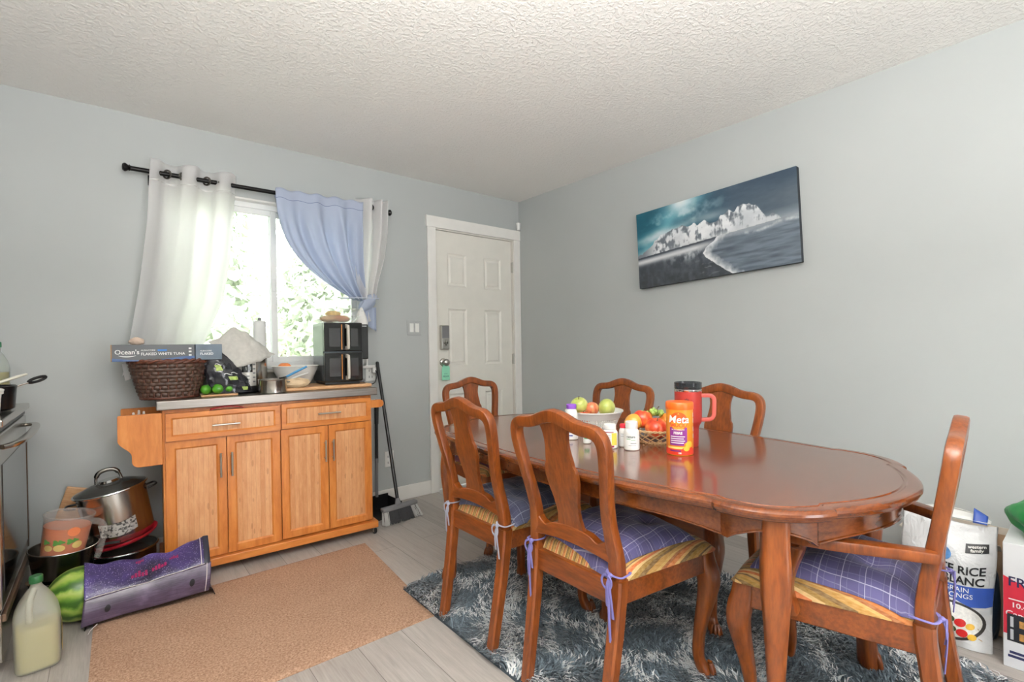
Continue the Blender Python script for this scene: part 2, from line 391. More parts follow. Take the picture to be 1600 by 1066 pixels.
# six panel door
def six_panel_door():
    x0, x1, z0, z1, y = -.866, -.078, .008, 2.077, .022
    pan = [(-.748,-.562,1.905,1.638),(-.383,-.197,1.905,1.638),(-.748,-.562,1.456,.990),(-.383,-.197,1.456,.990),(-.748,-.562,.76,.24),(-.383,-.197,.76,.24)]
    xs = sorted({x0,x1} | {p[0] for p in pan} | {p[1] for p in pan}); zs = sorted({z0,z1} | {p[2] for p in pan} | {p[3] for p in pan})
    m = MB()
    for i in range(len(xs)-1):
        for j in range(len(zs)-1):
            hole = any(abs(xs[i]-p[0])<1e-6 and abs(xs[i+1]-p[1])<1e-6 and p[3]-1e-6 <= zs[j] and zs[j+1] <= p[2]+1e-6 for p in pan)
            if not hole: m.add([(xs[i],y,zs[j]),(xs[i+1],y,zs[j]),(xs[i+1],y,zs[j+1]),(xs[i],y,zs[j+1])], [(0,1,2,3)])
    for a, b, t, bt in pan:      # sticking, recess and raised field
        rings = [(0,0),(.006,.005),(.014,.009),(.024,.009),(.034,.004),(.040,.003)]
        prev = None
        for ins, dy in rings:
            q = [(a+ins,y+dy,bt+ins),(b-ins,y+dy,bt+ins),(b-ins,y+dy,t-ins),(a+ins,y+dy,t-ins)]
            if prev: m.add(prev+q, [(k,(k+1)%4,4+(k+1)%4,4+k) for k in range(4)])
            prev = q
        m.add(prev, [(0,1,2,3)])
    m.add([(x0,y,z0),(x1,y,z0),(x1,y,z1),(x0,y,z1),(x0,y+.04,z0),(x1,y+.04,z0),(x1,y+.04,z1),(x0,y+.04,z1)], [(4,7,6,5),(0,4,5,1),(1,5,6,2),(2,6,7,3),(3,7,4,0)])
    d = struct(obj('door_1', m, M['door'], smooth=30))
    for z in (1.845,1.03,.22):
        h = MB(); h.box((-.082,.006,z-.045),(-.070,.021,z+.045)); h.sweep([(-.076,.004,z-.047),(-.076,.004,z+.047)], .006, seg=8); obj('hinge', h, M['nickel'], d)
    k = MB(); Mk = Matrix.Translation((-.800,.022,1.022)) @ Matrix.Rotation(PI/2,4,'X')
    k.lathe([(0,0),(.033,0),(.033,.004),(.028,.010),(.014,.014),(.012,.030),(.020,.034),(.027,.042),(.029,.052),(.026,.062),(.016,.069),(0,.071)], 28, Mk); obj('door_knob', k, M['nickel'], d)
    lk = MB(); lk.box((-.833,-.014,1.124),(-.757,.0225,1.320)); L = obj('door_lock', lk, M['nickel'], d, smooth=0, bevel=.008, bseg=3)
    t = MB(); t.box((-.815,-.022,1.17),(-.776,-.0135,1.186)); t.box((-.799,-.024,1.155),(-.791,-.0135,1.20)); obj('thumb_turn', t, M['steel_d'], L, bevel=.003)
    t = MB(); t.box((-.828,-.0155,1.215),(-.762,-.0135,1.312)); obj('battery_cover', t, M['greyp'], L, bevel=.002)
    return d
six_panel_door()
# window: white vinyl slider
def window():
    m = MB(); y0, y1 = .055, .125
    fw_ = .045
    m.box((WX0,y0,WZ0),(WX0+fw_,y1,WZ1)); m.box((WX1-fw_,y0,WZ0),(WX1,y1,WZ1)); m.box((WX0+fw_,y0,WZ1-fw_),(WX1-fw_,y1,WZ1)); m.box((WX0+fw_,y0,WZ0),(WX1-fw_,y1,WZ0+fw_))
    w = struct(obj('window_1', m, M['vinyl'], smooth=0, bevel=.004))
    mid = -2.045
    for a, b, y in ((WX0+fw_, mid+.022, .072), (mid-.022, WX1-fw_, .095)):
        s = MB(); t = .034; zb, zt = WZ0+fw_, WZ1-fw_
        s.box((a,y-.012,zb),(a+t,y+.012,zt)); s.box((b-t,y-.012,zb),(b,y+.012,zt)); s.box((a+t,y-.012,zt-t),(b-t,y+.012,zt)); s.box((a+t,y-.012,zb),(b-t,y+.012,zb+t))
        so = obj('window_sash', s, M['vinyl'], w, smooth=0, bevel=.003)
        obj('window_pane', MB().box((a+t-.004,y-.003,zb+t-.004),(b-t+.004,y+.003,zt-t+.004)), M['glass'], so, smooth=0)
    l = MB(); l.box((mid-.012,.050,1.52),(mid+.012,.060,1.60)); obj('sash_latch', l, M['vinyl'], w, bevel=.003)
    m = MB(); m.box((WX0,0,WZ1-.012),(WX1,.055,WZ1)); m.box((WX0,0,WZ0),(WX0+.012,.055,WZ1-.012)); m.box((WX1-.012,0,WZ0),(WX1,.055,WZ1-.012)); m.box((WX0-.03,-.025,WZ0-.018),(WX1+.03,.055,WZ0))
    struct(obj('trim_3', m, M['trim'], smooth=0, bevel=.002))
window()
# frame of the added fill opening behind the viewpoint
m = MB(); m.box((-2.2,YF-.1,.06),(-2.15,YF-.04,2.1)); m.box((-1.25,YF-.1,.06),(-1.2,YF-.04,2.1)); m.box((-1.73,YF-.1,.11),(-1.67,YF-.04,2.05)); m.box((-2.15,YF-.1,2.05),(-1.25,YF-.04,2.1)); m.box((-2.15,YF-.1,.06),(-1.25,YF-.04,.11))
w2 = struct(obj('fill_opening', m, M['vinyl'], smooth=0))

# ------------------------------------------------------------------ outdoors seen through the window
struct(obj('ground', MB().box((-12,.3,-.5),(8,14,-.3)), flat('lawn_ground', (150,160,120), .9, var=.2, vscale=3), smooth=0))
def bush(name, label, loc, rx, ry, rz, n, seed, mat, cat='tree'):
    g = np.random.default_rng(seed)
    t = thing(name, label, cat, loc)
    d = g.normal(size=(n,3)); d /= np.linalg.norm(d, axis=1)[:,None]
    p = d*np.array([rx,ry,rz])*(.55+.45*g.random((n,1))**.5); p[:,2] += rz+.5
    a = g.normal(size=(n,3)); a /= np.linalg.norm(a,axis=1)[:,None]; b = np.cross(a, d); b /= np.linalg.norm(b,axis=1)[:,None]+1e-9
    s = .05+.05*g.random((n,1))
    V = np.stack([p-a*s, p+b*s*.45, p+a*s, p-b*s*.45],1).reshape(-1,3)
    mb = MB(); mb.v = [Vector(v) for v in V]; mb.f = [(4*i,4*i+1,4*i+2,4*i+3) for i in range(n)]
    obj('foliage', mb, mat, t, smooth=0)
    tr = MB()
    for k in range(5):
        q = g.normal(size=3)*.25; tr.sweep([(0,0,.0),(q[0]*.4*rx,q[1]*.4*ry,.5+rz*.5),(q[0]*rx*2,q[1]*ry*2,.5+rz*1.3)], [.05,.035,.012], seg=6)
    obj('trunk', tr, flat('bark', (110,90,70), .9), t)
lf = flat('light_green_leaf', (214,221,203), .6, var=.2, vscale=4); lf2 = flat('grey_green_leaf', (218,224,209), .6, var=.2, vscale=4)
bush('leafy_bush', 'pale green leafy bush outside the window behind the white curtain', (-2.6,2.4,-.3), 1.0,.8,1.6, 6400, 1, lf, 'bush')
bush('leafy_bush', 'pale green leafy bush outside the window beside the air fryer', (-.2,3.0,-.3), 1.1,.8,1.35, 6400, 2, lf2, 'bush')
bush('garden_tree', 'grey green tree rising highest outside the window', (-1.3,5.0,-.3), 2.2,1.0,2.3, 8000, 3, lf2)

# ------------------------------------------------------------------ light
w = bpy.data.worlds.new('sky'); SC.world = w; w.use_nodes = True
bg = w.node_tree.nodes['Background']; bg.inputs['Color'].default_value = (.96,.98,1,1); bg.inputs['Strength'].default_value = 9.0
def area(name, loc, rot, sx, sy, power, col=(1,1,1), portal=False, spread=None):
    d = bpy.data.lights.new(name, 'AREA'); d.shape = 'RECTANGLE'; d.size = sx; d.size_y = sy; d.energy = power; d.color = col
    if portal: d.cycles.is_portal = True
    o = bpy.data.objects.new(name, d); COL.objects.link(o); o.location = loc; o.rotation_euler = rot; return o
area('window_portal', ((WX0+WX1)/2,.14,(WZ0+WZ1)/2), (R(-90),0,0), WX1-WX0, WZ1-WZ0, 1, portal=True)
area('fill_portal', (-1.7,YF-.12,1.08), (R(90),0,0), 1.0, 2.0, 1, portal=True)  # sky fill through the added rear opening
# unseen point lamp added above the frame to light the ceiling and room
d = bpy.data.lights.new('overhead_fill', 'POINT'); d.energy = 14; d.shadow_soft_size = .16; d.color = (1,.98,.95)
o = bpy.data.objects.new('overhead_fill', d); COL.objects.link(o); o.location = (-2.25,-2.75,2.12)
# area light added by the viewpoint, bounced off the ceiling like a flash
area('bounce_fill', (-2.95,-3.75,1.55), (R(180),0,0), 0.35, .35, 205, (1,.985,.97))
SC.view_settings.view_transform = 'Standard'; SC.view_settings.look = 'None'; SC.view_settings.exposure = -.03; SC.view_settings.gamma = 1
# ------------------------------------------------------------------ dining table
TC = (-1.245, -2.095)
def table_outline(n_long=29, n_cor=11, n_end=17):
    """(u along the length, v across) plus segment tag and parameter"""
    q = []
    for i in range(n_long):
        t = -1+2*i/(n_long-1); q.append((.634*t, .52-.066*t*t, 'L', t))
    def corner(su, sv, rev):
        r = []
        for i in range(n_cor):
            t = i/(n_cor-1); b = .046*4*t*(1-t)+.009
            r.append((su*(.64+(.868-.64)*t+b*.53), sv*(.454+(.308-.454)*t+b*.85), 'C', t))
        return r[::-1] if rev else r
    out = list(q); out += corner(1,1,False)
    for i in range(n_end):
        t = 1-2*i/(n_end-1); out.append((.965-.097*t*t, .302*t, 'E', t))
    out += corner(1,-1,True)
    out += [(-u,-v,s,t) for u,v,s,t in out]
    return out
def inset(out, d):
    n = len(out); r = []
    for i in range(n):
        a, b = out[i-1], out[(i+1)%n]
        t = Vector((b[0]-a[0], b[1]-a[1])).normalized()
        nrm = Vector((t.y, -t.x))
        if nrm.dot(Vector((out[i][0], out[i][1]))) > 0: nrm = -nrm
        r.append((out[i][0]+nrm.x*d, out[i][1]+nrm.y*d))
    return r
def cabriole(mb, top, out, z_top, knee, ankle, foot, s=1.0, claw=True, block=None, turn=PI/4):
    """curved leg from z_top to 0; top=(x,y), out=unit (x,y) pointing to the corner"""
    ox, oy = out
    prof = [(1.0,0,block or knee*.92),(.90,.004,knee*.95),(.82,.014,knee*1.02),(.74,.018,knee*.98),(.62,.010,knee*.80),(.48,-.002,knee*.64),(.34,-.012,knee*.52),(.20,-.016,ankle*1.08),(.13,-.013,ankle),(.085,-.006,ankle*1.12),(.05,.006,foot*.85),(.025,.012,foot),(.004,.012,foot*.86),(0,.012,foot*.6)]
    # resample smoothly
    zz = [p[0] for p in prof][::-1]; oo = [p[1] for p in prof][::-1]; rr = [p[2] for p in prof][::-1]
    pts, rad = [], []
    for k in range(40):
        t = 1-(k/39)**1.0
        pts.append((top[0]+ox*np.interp(t,zz,oo)*s, top[1]+oy*np.interp(t,zz,oo)*s, t*z_top)); rad.append(float(np.interp(t,zz,rr)))
    # smooth
    P = np.array(pts); Rr = np.array(rad)
    for _ in range(2):
        P[1:-1] = (P[:-2]+2*P[1:-1]+P[2:])/4; Rr[1:-1] = (Rr[:-2]+2*Rr[1:-1]+Rr[2:])/4
    mb.sweep(P.tolist(), Rr.tolist(), dref=(oy,-ox,0), sect=[(x*c-y*c2, x*c2+y*c) for x,y in RSQ2 for c,c2 in [(math.cos(turn),math.sin(turn))]])
    return P
def claw_toes(mb, c, out, foot):
    ox, oy = out; a0 = math.atan2(oy, ox)
    for da in (-1.1, -.37, .37, 1.1):
        a = a0+da; dx, dy = math.cos(a), math.sin(a)
        mb.sweep([(c[0]+dx*foot*.42,c[1]+dy*foot*.42,foot*2.2),(c[0]+dx*foot*.74,c[1]+dy*foot*.74,foot*1.5),(c[0]+dx*foot*.94,c[1]+dy*foot*.94,foot*.8),(c[0]+dx*foot*.92,c[1]+dy*foot*.92,.003)], [foot*.22,foot*.28,foot*.25,foot*.16], seg=8)
def dining_table():
    t = thing('dining_table', 'large oval polished wooden dining table with scalloped edge and curved legs', 'table', (TC[0],TC[1],.012), -PI/2)
    out = table_outline(); n = len(out)
    # local x = u (towards the viewer's right end), local y = v ; rot -90 maps u -> -y, v -> +x ; v sign is symmetric
    zt = .75-.012
    rim = [(.046,zt),(.043,zt-.0025),(.038,zt-.0025),(.034,zt),(.014,zt),(.006,zt-.002),(.001,zt-.007),(0,zt-.013),(.003,zt-.020),(.009,zt-.023),(.010,zt-.027),(.016,zt-.031),(.024,zt-.032),(.06,zt-.032)]
    m = MB(); vs = []
    for d, z in rim: vs += [(x,y,z) for x,y in inset(out,d)]
    fs = []
    for k in range(len(rim)-1):
        for i in range(n): fs.append((k*n+i, k*n+(i+1)%n, (k+1)*n+(i+1)%n, (k+1)*n+i))
    m.add(vs, fs)
    e = obj('table_edge', m, M['table_edge'], t, smooth=32)
    top = MB(); o2 = inset(out,.046); o3 = inset(out,.055)
    top.add([(x,y,zt) for x,y in o2]+[(x,y,zt-.03) for x,y in o2], [tuple(range(n)), tuple(range(2*n-1,n-1,-1))]+[(i,n+i,n+(i+1)%n,(i+1)%n) for i in range(n)])
    obj('table_top', top, M['tabletop'], t, smooth=20)
    # apron with shaped lower edge
    ap = MB(); A, B = inset(out,.048), inset(out,.068); vs = []
    zb = []
    for u,v,s,tt in out:
        if s == 'L': z = .668-.020*abs(tt)**7
        elif s == 'C': z = .648+.036*4*tt*(1-tt)
        else: z = .662-.014*abs(tt)**5
        zb.append(z-.012)
    z1 = zt-.031
    for i in range(n):
        vs += [(A[i][0],A[i][1],z1),(A[i][0],A[i][1],zb[i]+.006),(A[i][0]*1.004,A[i][1]*1.004,zb[i]+.004),(A[i][0]*1.004,A[i][1]*1.004,zb[i]),(B[i][0],B[i][1],zb[i]),(B[i][0],B[i][1],z1)]
    fs = []
    for i in range(n):
        j = (i+1)%n
        for k in range(6): fs.append((i*6+k, j*6+k, j*6+(k+1)%6, i*6+(k+1)%6))
    ap.add(vs, fs); obj('apron', ap, M['table_edge'], t, smooth=30)
    for su in (1,-1):
        for sv in (1,-1):
            l = MB(); P = cabriole(l, (su*.752, sv*.368), (su*.53,sv*.85), .702, .0335, .023, .032, .45, block=.0315, turn=0)
            claw_toes(l, (P[-1][0],P[-1][1]), (su*.53,sv*.85), .034)
            obj('leg', l, M['cherry'], t, smooth=60)
    return t
dining_table()

# ------------------------------------------------------------------ dining chairs
def seat_top(x, y, fw_, rw):
    v = clamp((y+.182)/.43, 0, 1); hw = rw+.004+(fw_+.012-rw-.004)*v
    u = clamp(abs(x)/hw, 0, 1); w_ = abs(2*v-1)
    return .440+.052*max(0,1-u**5)**.5*max(0,1-w_**6)**.5
LEAN = 1.0
def back_y(z):
    y = back_y0(z); return y if z < .5 else -.186+(y+.186)*LEAN
def back_y0(z): return float(np.interp(z, [0,.15,.30,.42,.50,.58,.70,.82,.97], [-.250,-.224,-.200,-.187,-.186,-.199,-.229,-.254,-.282]))
def make_chair(name, label, arms=False, group=None, wide=1.0):
    global LEAN
    LEAN = .70 if arms else 1.0
    t = thing(name, label, 'chair', (0,0,0), 0, group)
    fw_, rw = .238*wide, .178*wide
    # rear legs
    for s in (-1,1):
        l = MB(); pts = []; ws = []
        for k in range(12):
            z = .45*k/11; pts.append((s*(.166+.012*z/.45)*wide, back_y(z), z)); ws.append(.0175+.0045*z/.45)
        l.sweep(pts, ws, ws, dref=(0,1,0), sect=RSQ); obj('leg', l, M['cherry'], t, smooth=30)
    # hoop back : stiles and crest in one sweep
    half = [(.178,.44),(.177,.50),(.171,.55),(.166,.60),(.169,.66),(.178,.72),(.188,.78),(.195,.83),(.197,.865),(.194,.890),(.184,.907),(.168,.917),(.148,.920),(.126,.921),(.104,.924),(.082,.930),(.060,.939),(.038,.947),(.018,.952),(0,.954)]
    us = np.array([h[0] for h in half])*wide*.97; zs = np.array([h[1] for h in half]); zs = np.where(zs > .5, zs-.034*(zs-.5)/.454, zs)
    s_ = np.linspace(0,1,len(half)); sf = np.linspace(0,1,46)
    us = np.interp(sf, s_, us); zs = np.interp(sf, s_, zs)
    for _ in range(2): us[1:-1] = (us[:-2]+2*us[1:-1]+us[2:])/4; zs[1:-1] = (zs[:-2]+2*zs[1:-1]+zs[2:])/4
    w_half = np.interp(zs, [.44,.52,.60,.70,.85,.90,.93,.955], [.0215,.0215,.019,.0175,.0185,.0195,.021,.0235])
    pts = [(u, back_y(z), z) for u,z in zip(us,zs)]; full = pts + [(-x,y,z) for x,y,z in pts[-2::-1]]
    ww = list(w_half)+list(w_half[-2::-1])
    dd = [.017 if p[2] > .6 else .0165+.004*(.6-p[2])/.16 for p in full]
    b = MB(); b.sweep(full, ww, dd, dref=(0,1,.12), sect=RSQ2); obj('back_frame', b, M['cherry'], t, smooth=38)
    # vase splat
    zz = np.linspace(.540,.936,60); zo = np.where(zz > .5, zz-.034*(zz-.5)/.454, zz)
    hw = np.interp(zz, [.540,.552,.575,.600,.628,.640,.650,.690,.730,.760,.776,.786,.800,.840,.870,.900,.925,.936],
                       [.061,.060,.052,.047,.047,.051,.050,.060,.0685,.069,.066,.058,.057,.050,.049,.054,.064,.068])
    sp = MB(); vs = []
    for z,h in zip(zo,hw):
        y = back_y(z)-.001
        vs += [(-h,y-.0065,z),(0,y-.0085,z),(h,y-.0065,z),(h,y+.0065,z),(0,y+.0085,z),(-h,y+.0065,z)]
    n = len(zz)
    sp.add(vs, [(i*6+k,i*6+(k+1)%6,(i+1)*6+(k+1)%6,(i+1)*6+k) for i in range(n-1) for k in range(6)]+[(5,4,3,2,1,0),tuple((n-1)*6+k for k in range(6))])
    obj('splat', sp, M['cherry'], t, smooth=40)
    # shaped lower back rail
    r = MB(); vs = []; N = 41
    for i in range(N):
        x = (-1+2*i/(N-1)); X = x*.170*wide; a = abs(x)
        zt_ = .552+.010*math.exp(-(a/.36)**2)-.014*math.exp(-((a-.66)/.13)**2)+.012*sstep(.78,.92,a); zb_ = .492+.016*(1-a**2)
        y = back_y(.53)
        vs += [(X,y-.015,zb_),(X,y-.015,zt_),(X,y+.015,zt_),(X,y+.015,zb_)]
    r.add(vs, [(i*4+k,i*4+(k+1)%4,(i+1)*4+(k+1)%4,(i+1)*4+k) for i in range(N-1) for k in range(4)]+[(3,2,1,0),tuple((N-1)*4+k for k in range(4))])
    obj('back_rail', r, M['cherry_x'], t, smooth=35, bevel=.003)
    # seat frame
    sfm = MB(); z0, z1 = .368, .440
    def ring(ox, oy): return [(-rw-ox,-.200-oy),(rw+ox,-.200-oy),(fw_+ox,.245+oy),(-fw_-ox,.245+oy)]
    O, I = ring(0,0), ring(-.024,-.024)
    sfm.add([(x,y,z0) for x,y in O]+[(x,y,z1) for x,y in O]+[(x,y,z0) for x,y in I]+[(x,y,z1) for x,y in I],
            [q for i in range(4) for j in [(i+1)%4] for q in ((i,j,4+j,4+i),(8+j,8+i,12+i,12+j),(4+i,4+j,12+j,12+i),(j,i,8+i,8+j))])
    obj('seat_frame', sfm, M['cherry_x'], t, smooth=0, bevel=.004)
    # front legs
    for s in (-1,1):
        o = Vector((s*.75,.66)).normalized(); l = MB()
        P = cabriole(l, (s*(fw_-.026), .219), o, .440, .0315, .0150, .024, 1.15, block=.0275)
        claw_toes(l, (P[-1][0],P[-1][1]), o, .0235)
        obj('leg', l, M['cherry'], t, smooth=60)
    # slip seat
    st = MB(); 
    def fs_(u, v):
        x = -1+2*u; yy = -.182+.43*v; hw_ = rw+.004+(fw_+.012-rw-.004)*v
        rr = 1-.03*max(0,abs(2*v-1)-.9)/.1
        X = x*hw_*rr
        return (X, yy, seat_top(X, yy, fw_, rw))
    st.grid(fs_, 33, 31); k = len(st.v)
    nu, nv = 33, 31
    bot = [(p.x, p.y, .436) for p in st.v]
    per = [i for i in range(nu)]+[j*nu+nu-1 for j in range(1,nv)]+[(nv-1)*nu+i for i in range(nu-2,-1,-1)]+[j*nu for j in range(nv-2,0,-1)]
    base = len(st.v); st.v += [Vector((st.v[i].x, st.v[i].y, .4365)) for i in per]
    L = len(per); st.f += [(per[i], per[(i+1)%L], base+(i+1)%L, base+i) for i in range(L)]; st.f.append(tuple(base+i for i in range(L)))
    obj('seat', st, M['stripe'], t, smooth=70)
    if arms:
        for s in (-1,1):
            a = MB(); xs_ = s*.180*wide
            path = [(xs_,-.205,.618),(s*.222*wide,-.13,.624),(s*.256*wide,-.03,.622),(s*.268*wide,.06,.618),(s*.262*wide,.12,.620)]
            P = smooth_path(path, 22)
            a.sweep(P, [.021]*18+[.022,.024,.025,.020], [.0145]*21+[.010], dref=(0,0,1), sect=RSQ2)
            A = obj('arm', a, M['cherry'], t, smooth=45)
            q = MB(); fx = s*(fw_-.006)
            Pq = smooth_path([(fx,.085,.40),(fx+s*.014,.10,.46),(fx+s*.026,.085,.53),(fx+s*.012,.06,.60),(s*.266*wide,.07,.612)], 18)
            q.sweep(Pq, [.020]*18, [.015]*18, dref=(0,1,0), sect=RSQ2); obj('arm_support', q, M['cherry'], t, smooth=45)
    return t
def smooth_path(pts, n, it=3):
    P = np.array(pts, float); d = np.r_[0, np.cumsum(np.linalg.norm(np.diff(P,axis=0),axis=1))]; s = np.linspace(0, d[-1], n)
    Q = np.stack([np.interp(s, d, P[:,k]) for k in range(3)],1)
    for _ in range(it): Q[1:-1] = (Q[:-2]+2*Q[1:-1]+Q[2:])/4
    return Q.tolist()
def place(t, x, y, facing, z=.012):      # facing: direction of the chair's front, degrees
    t.location = (x, y, z); t.rotation_euler = (0,0,R(facing-90))
G1 = 'side chairs around the dining table'
chair0 = make_chair('dining_chair', 'wooden dining chair with vase-shaped splat and slate plaid cushion, nearer the doormat', group=G1)
place(chair0, -1.552, -1.755, 0)
c = copy_tree(chair0); c['label'] = 'wooden dining chair in front with purple plaid cushion tied to its back posts'; place(c, -1.552, -2.285, 0); chairB = c
c = copy_tree(chair0); c['label'] = 'wooden dining chair against the far wall behind the fruit baskets'; place(c, -.86, -1.60, 180); chairC = c
c = copy_tree(chair0); c['label'] = 'wooden dining chair against the far wall behind the red tumbler'; place(c, -.86, -2.185, 180); chairD = c
arm0 = make_chair('dining_armchair', 'wooden dining armchair at the table head beside the white door', arms=True, group='armchairs at the table heads', wide=1.0)
place(arm0, -1.090, -1.02, -90)
c = copy_tree(arm0); c['label'] = 'wooden dining armchair with purple plaid cushion beside the bag of rice'; place(c, -1.208, -2.886, 96); chairF = c

# ------------------------------------------------------------------ tied cushions lying on the seats
def cushion(label, chair, mat, tiemat, dx=0, dy=0, rot=0, size=.20, wide=1.0, thick=.042, ties='both', flare=0):
    t = thing('seat_cushion', label, 'cushion', chair.location, chair.rotation_euler.z, 'tied seat cushions')
    fw_, rw = .238*wide, .178*wide
    dents = [(-.45,-.45),(.45,-.45),(-.45,.45),(.45,.45),(0,0)]
    ca, sa = math.cos(R(rot)), math.sin(R(rot))
    N = 34
    def shape(u, v, top):
        a, b = -1+2*u, -1+2*v
        pin = 1-.045*(1-abs(a)**2)*0
        k = 1+.05*abs(a*b)**3
        x = a*size*k*(1-.03*(1-b*b)*0); y = b*size*k
        X, Y = dx+x*ca-y*sa, dy+x*sa+y*ca
        zs = seat_top(clamp(X,-.5,.5), clamp(Y,-.182,.248), fw_, rw)
        inside = abs(X) < rw+.004+(fw_+.012-rw)*clamp((Y+.182)/.43,0,1)
        if not inside: zs = .452
        prof = max(0,(1-abs(a)**3.2))**.55*max(0,(1-abs(b)**3.2))**.55
        dent = sum(math.exp(-(((a-p)**2+(b-q)**2)/.028)) for p,q in dents)
        wr = .004*math.sin(9*a+3*b)*math.sin(7*b-2*a)
        z = zs+.003+ (thick*prof*(1-.42*min(1,dent)) + wr*prof if top else 0)
        return (X, Y, z + (.004 if top else 0))
    m = MB(); m.grid(lambda u,v: shape(u,v,True), N, N); k = len(m.v); m.grid(lambda u,v: shape(u,v,False), N, N)
    per = [i for i in range(N)]+[j*N+N-1 for j in range(1,N)]+[(N-1)*N+i for i in range(N-2,-1,-1)]+[j*N for j in range(N-2,0,-1)]
    L = len(per); m.f += [(per[i],per[(i+1)%L],k+per[(i+1)%L],k+per[i]) for i in range(L)]
    obj('cushion_cover', m, mat, t, smooth=80)
    for s in ((-1,1) if ties == 'both' else ((1,) if ties == 'r' else (-1,))):
        tie = MB(); px, py = s*.178*wide, -.187
        cx, cy = dx+s*size*.92*ca+size*.96*sa, dy+s*size*.92*sa-size*.96*ca
        rr = .026; z = .472
        tie.sweep(smooth_path([(cx,cy,.476),(px-s*.034,py+.010,.474),(px-s*rr,py-.024,z),(px,py-.029,z-.004),(px+s*rr,py-.02,z-.006),(px+s*rr,py+.02,z-.004),(px+s*.02,py+.028,z-.004)], 26, 2), [.0045]*26, [.0022]*26, dref=(0,0,1), seg=6)
        kx, ky = (px-s*.008, py-.031) 
        tie.ball((kx,ky,z-.004), (.009,.007,.008), 10, 6)
        for j, (ex, ln_) in enumerate(((.010,.125),(-.006,.095),(.002,.21 if flare else .06))):
            tie.sweep(smooth_path([(kx,ky,z-.004),(kx+s*ex*.5,ky-.010,z-.03),(kx+s*ex,ky-.008,z-ln_*.6),(kx+s*ex*1.3,ky-.004,z-ln_)], 12, 2), [.005]*12, [.002]*12, dref=(0,1,0), seg=6)
        tie.sweep([(kx+.018*math.cos(a)-.006,ky-.008,z-.022+.020*math.sin(a)) for a in np.linspace(PI*.5,PI*2.4,14)], [.004]*14, [.002]*14, dref=(0,1,0), seg=6)
        obj('tie', tie, tiemat, t, smooth=60)
    return t
cushion('slate plaid tufted cushion with pale ties on the chair nearer the doormat', chair0, M['plaid_grey'], M['tie_grey'], 0, .022, 4, size=.183)
cushion('purple plaid tufted cushion with purple ties on the front chair', chairB, M['plaid_purple'], M['tie_purple'], -.005, .012, -7, size=.183, flare=1)
cushion('maroon plaid cushion on the armchair beside the white door', arm0, M['plaid_maroon'], M['tie_grey'], 0, .03, 0, wide=1.0)
cushion('purple plaid cushion on the armchair beside the bag of rice', chairF, M['plaid_purple'], M['tie_purple'], 0, .015, 3, size=.190, wide=1.0)

# ------------------------------------------------------------------ rolling kitchen cart
CA = -.0525
CART = thing('kitchen_cart', 'bamboo rolling kitchen cart with steel worktop, two drawers and four doors', 'cart', (-1.625,-.506,0), CA)
def cart_pt(x, y, z=0): return (-1.625+x*math.cos(CA)-y*math.sin(CA), -.506+x*math.sin(CA)+y*math.cos(CA), z)
m = MB(); m.box((-1.058,.034,.083),(-.004,.405,.857)); obj('cart_body', m, M['bamboo'], CART, smooth=0, bevel=.003)
m = MB(); m.box((-1.081,0,.8575),(.026,.425,.902)); obj('worktop', m, M['brushed'], CART, smooth=0, bevel=.004)
m = MB(); m.box((-1.075,-.010,.043),(.016,.425,.083)); obj('base_plinth', m, M['bamboo_x'], CART, smooth=0, bevel=.004)
def panel_front(x0, x1, z0, z1, y, fr, frame_mat, panel_mat, name, dep=.018):
    f = MB()
    O = [(x0,z0),(x1,z0),(x1,z1),(x0,z1)]; prev = None
    for ins, dy in ((0,dep),(0,0),(fr-.008,0),(fr-.004,.003),(fr,.007)):
        q = [(x0+ins,y+dy,z0+ins),(x1-ins,y+dy,z0+ins),(x1-ins,y+dy,z1-ins),(x0+ins,y+dy,z1-ins)]
        if prev: f.add(prev+q, [(k,(k+1)%4,4+(k+1)%4,4+k) for k in range(4)])
        prev = q
    f.add([(x0,y+dep,z0),(x1,y+dep,z0),(x1,y+dep,z1),(x0,y+dep,z1)], [(0,3,2,1)])
    o = obj(name, f, frame_mat, CART, smooth=25, bevel=.0015)
    p = MB(); p.box((x0+fr-.001,y+.0065,z0+fr-.001),(x1-fr+.001,y+.012,z1-fr+.001)); obj('inset_panel', p, panel_mat, o, smooth=0)
    return o
def bar_handle(parent, a, b, y, off=.026, r=.0048):
    h = MB(); a, b = Vector(a), Vector(b); d = (b-a).normalized()
    h.sweep([a+Vector((0,-off,0)), b+Vector((0,-off,0))], r, seg=10)
    for q in (a+d*.018, b-d*.018): h.sweep([q, q+Vector((0,-off,0))], r*.85, seg=8)
    obj('handle', h, M['nickel'], parent, smooth=40)
d = panel_front(-1.045,-.533,.703,.839,-.006,.030,M['bamboo_x'],M['bamboo_panel'],'drawer',.04); bar_handle(d,(-.852,-.006,.766),(-.728,-.006,.766),0)
d = panel_front(-.519,-.012,.703,.842,.014,.030,M['bamboo_x'],M['bamboo_panel'],'drawer'); bar_handle(d,(-.330,.014,.773),(-.203,.014,.773),0)
for x0, x1, hx, z0 in ((-1.047,-.790,-.816,.088),(-.784,-.532,-.765,.088),(-.524,-.272,-.291,.092),(-.268,-.012,-.247,.092)):
    d = panel_front(x0,x1,z0,.699,.014,.044,M['bamboo'],M['bamboo_panel'],'door'); bar_handle(d,(hx,.014,.493),(hx,.014,.617),0)
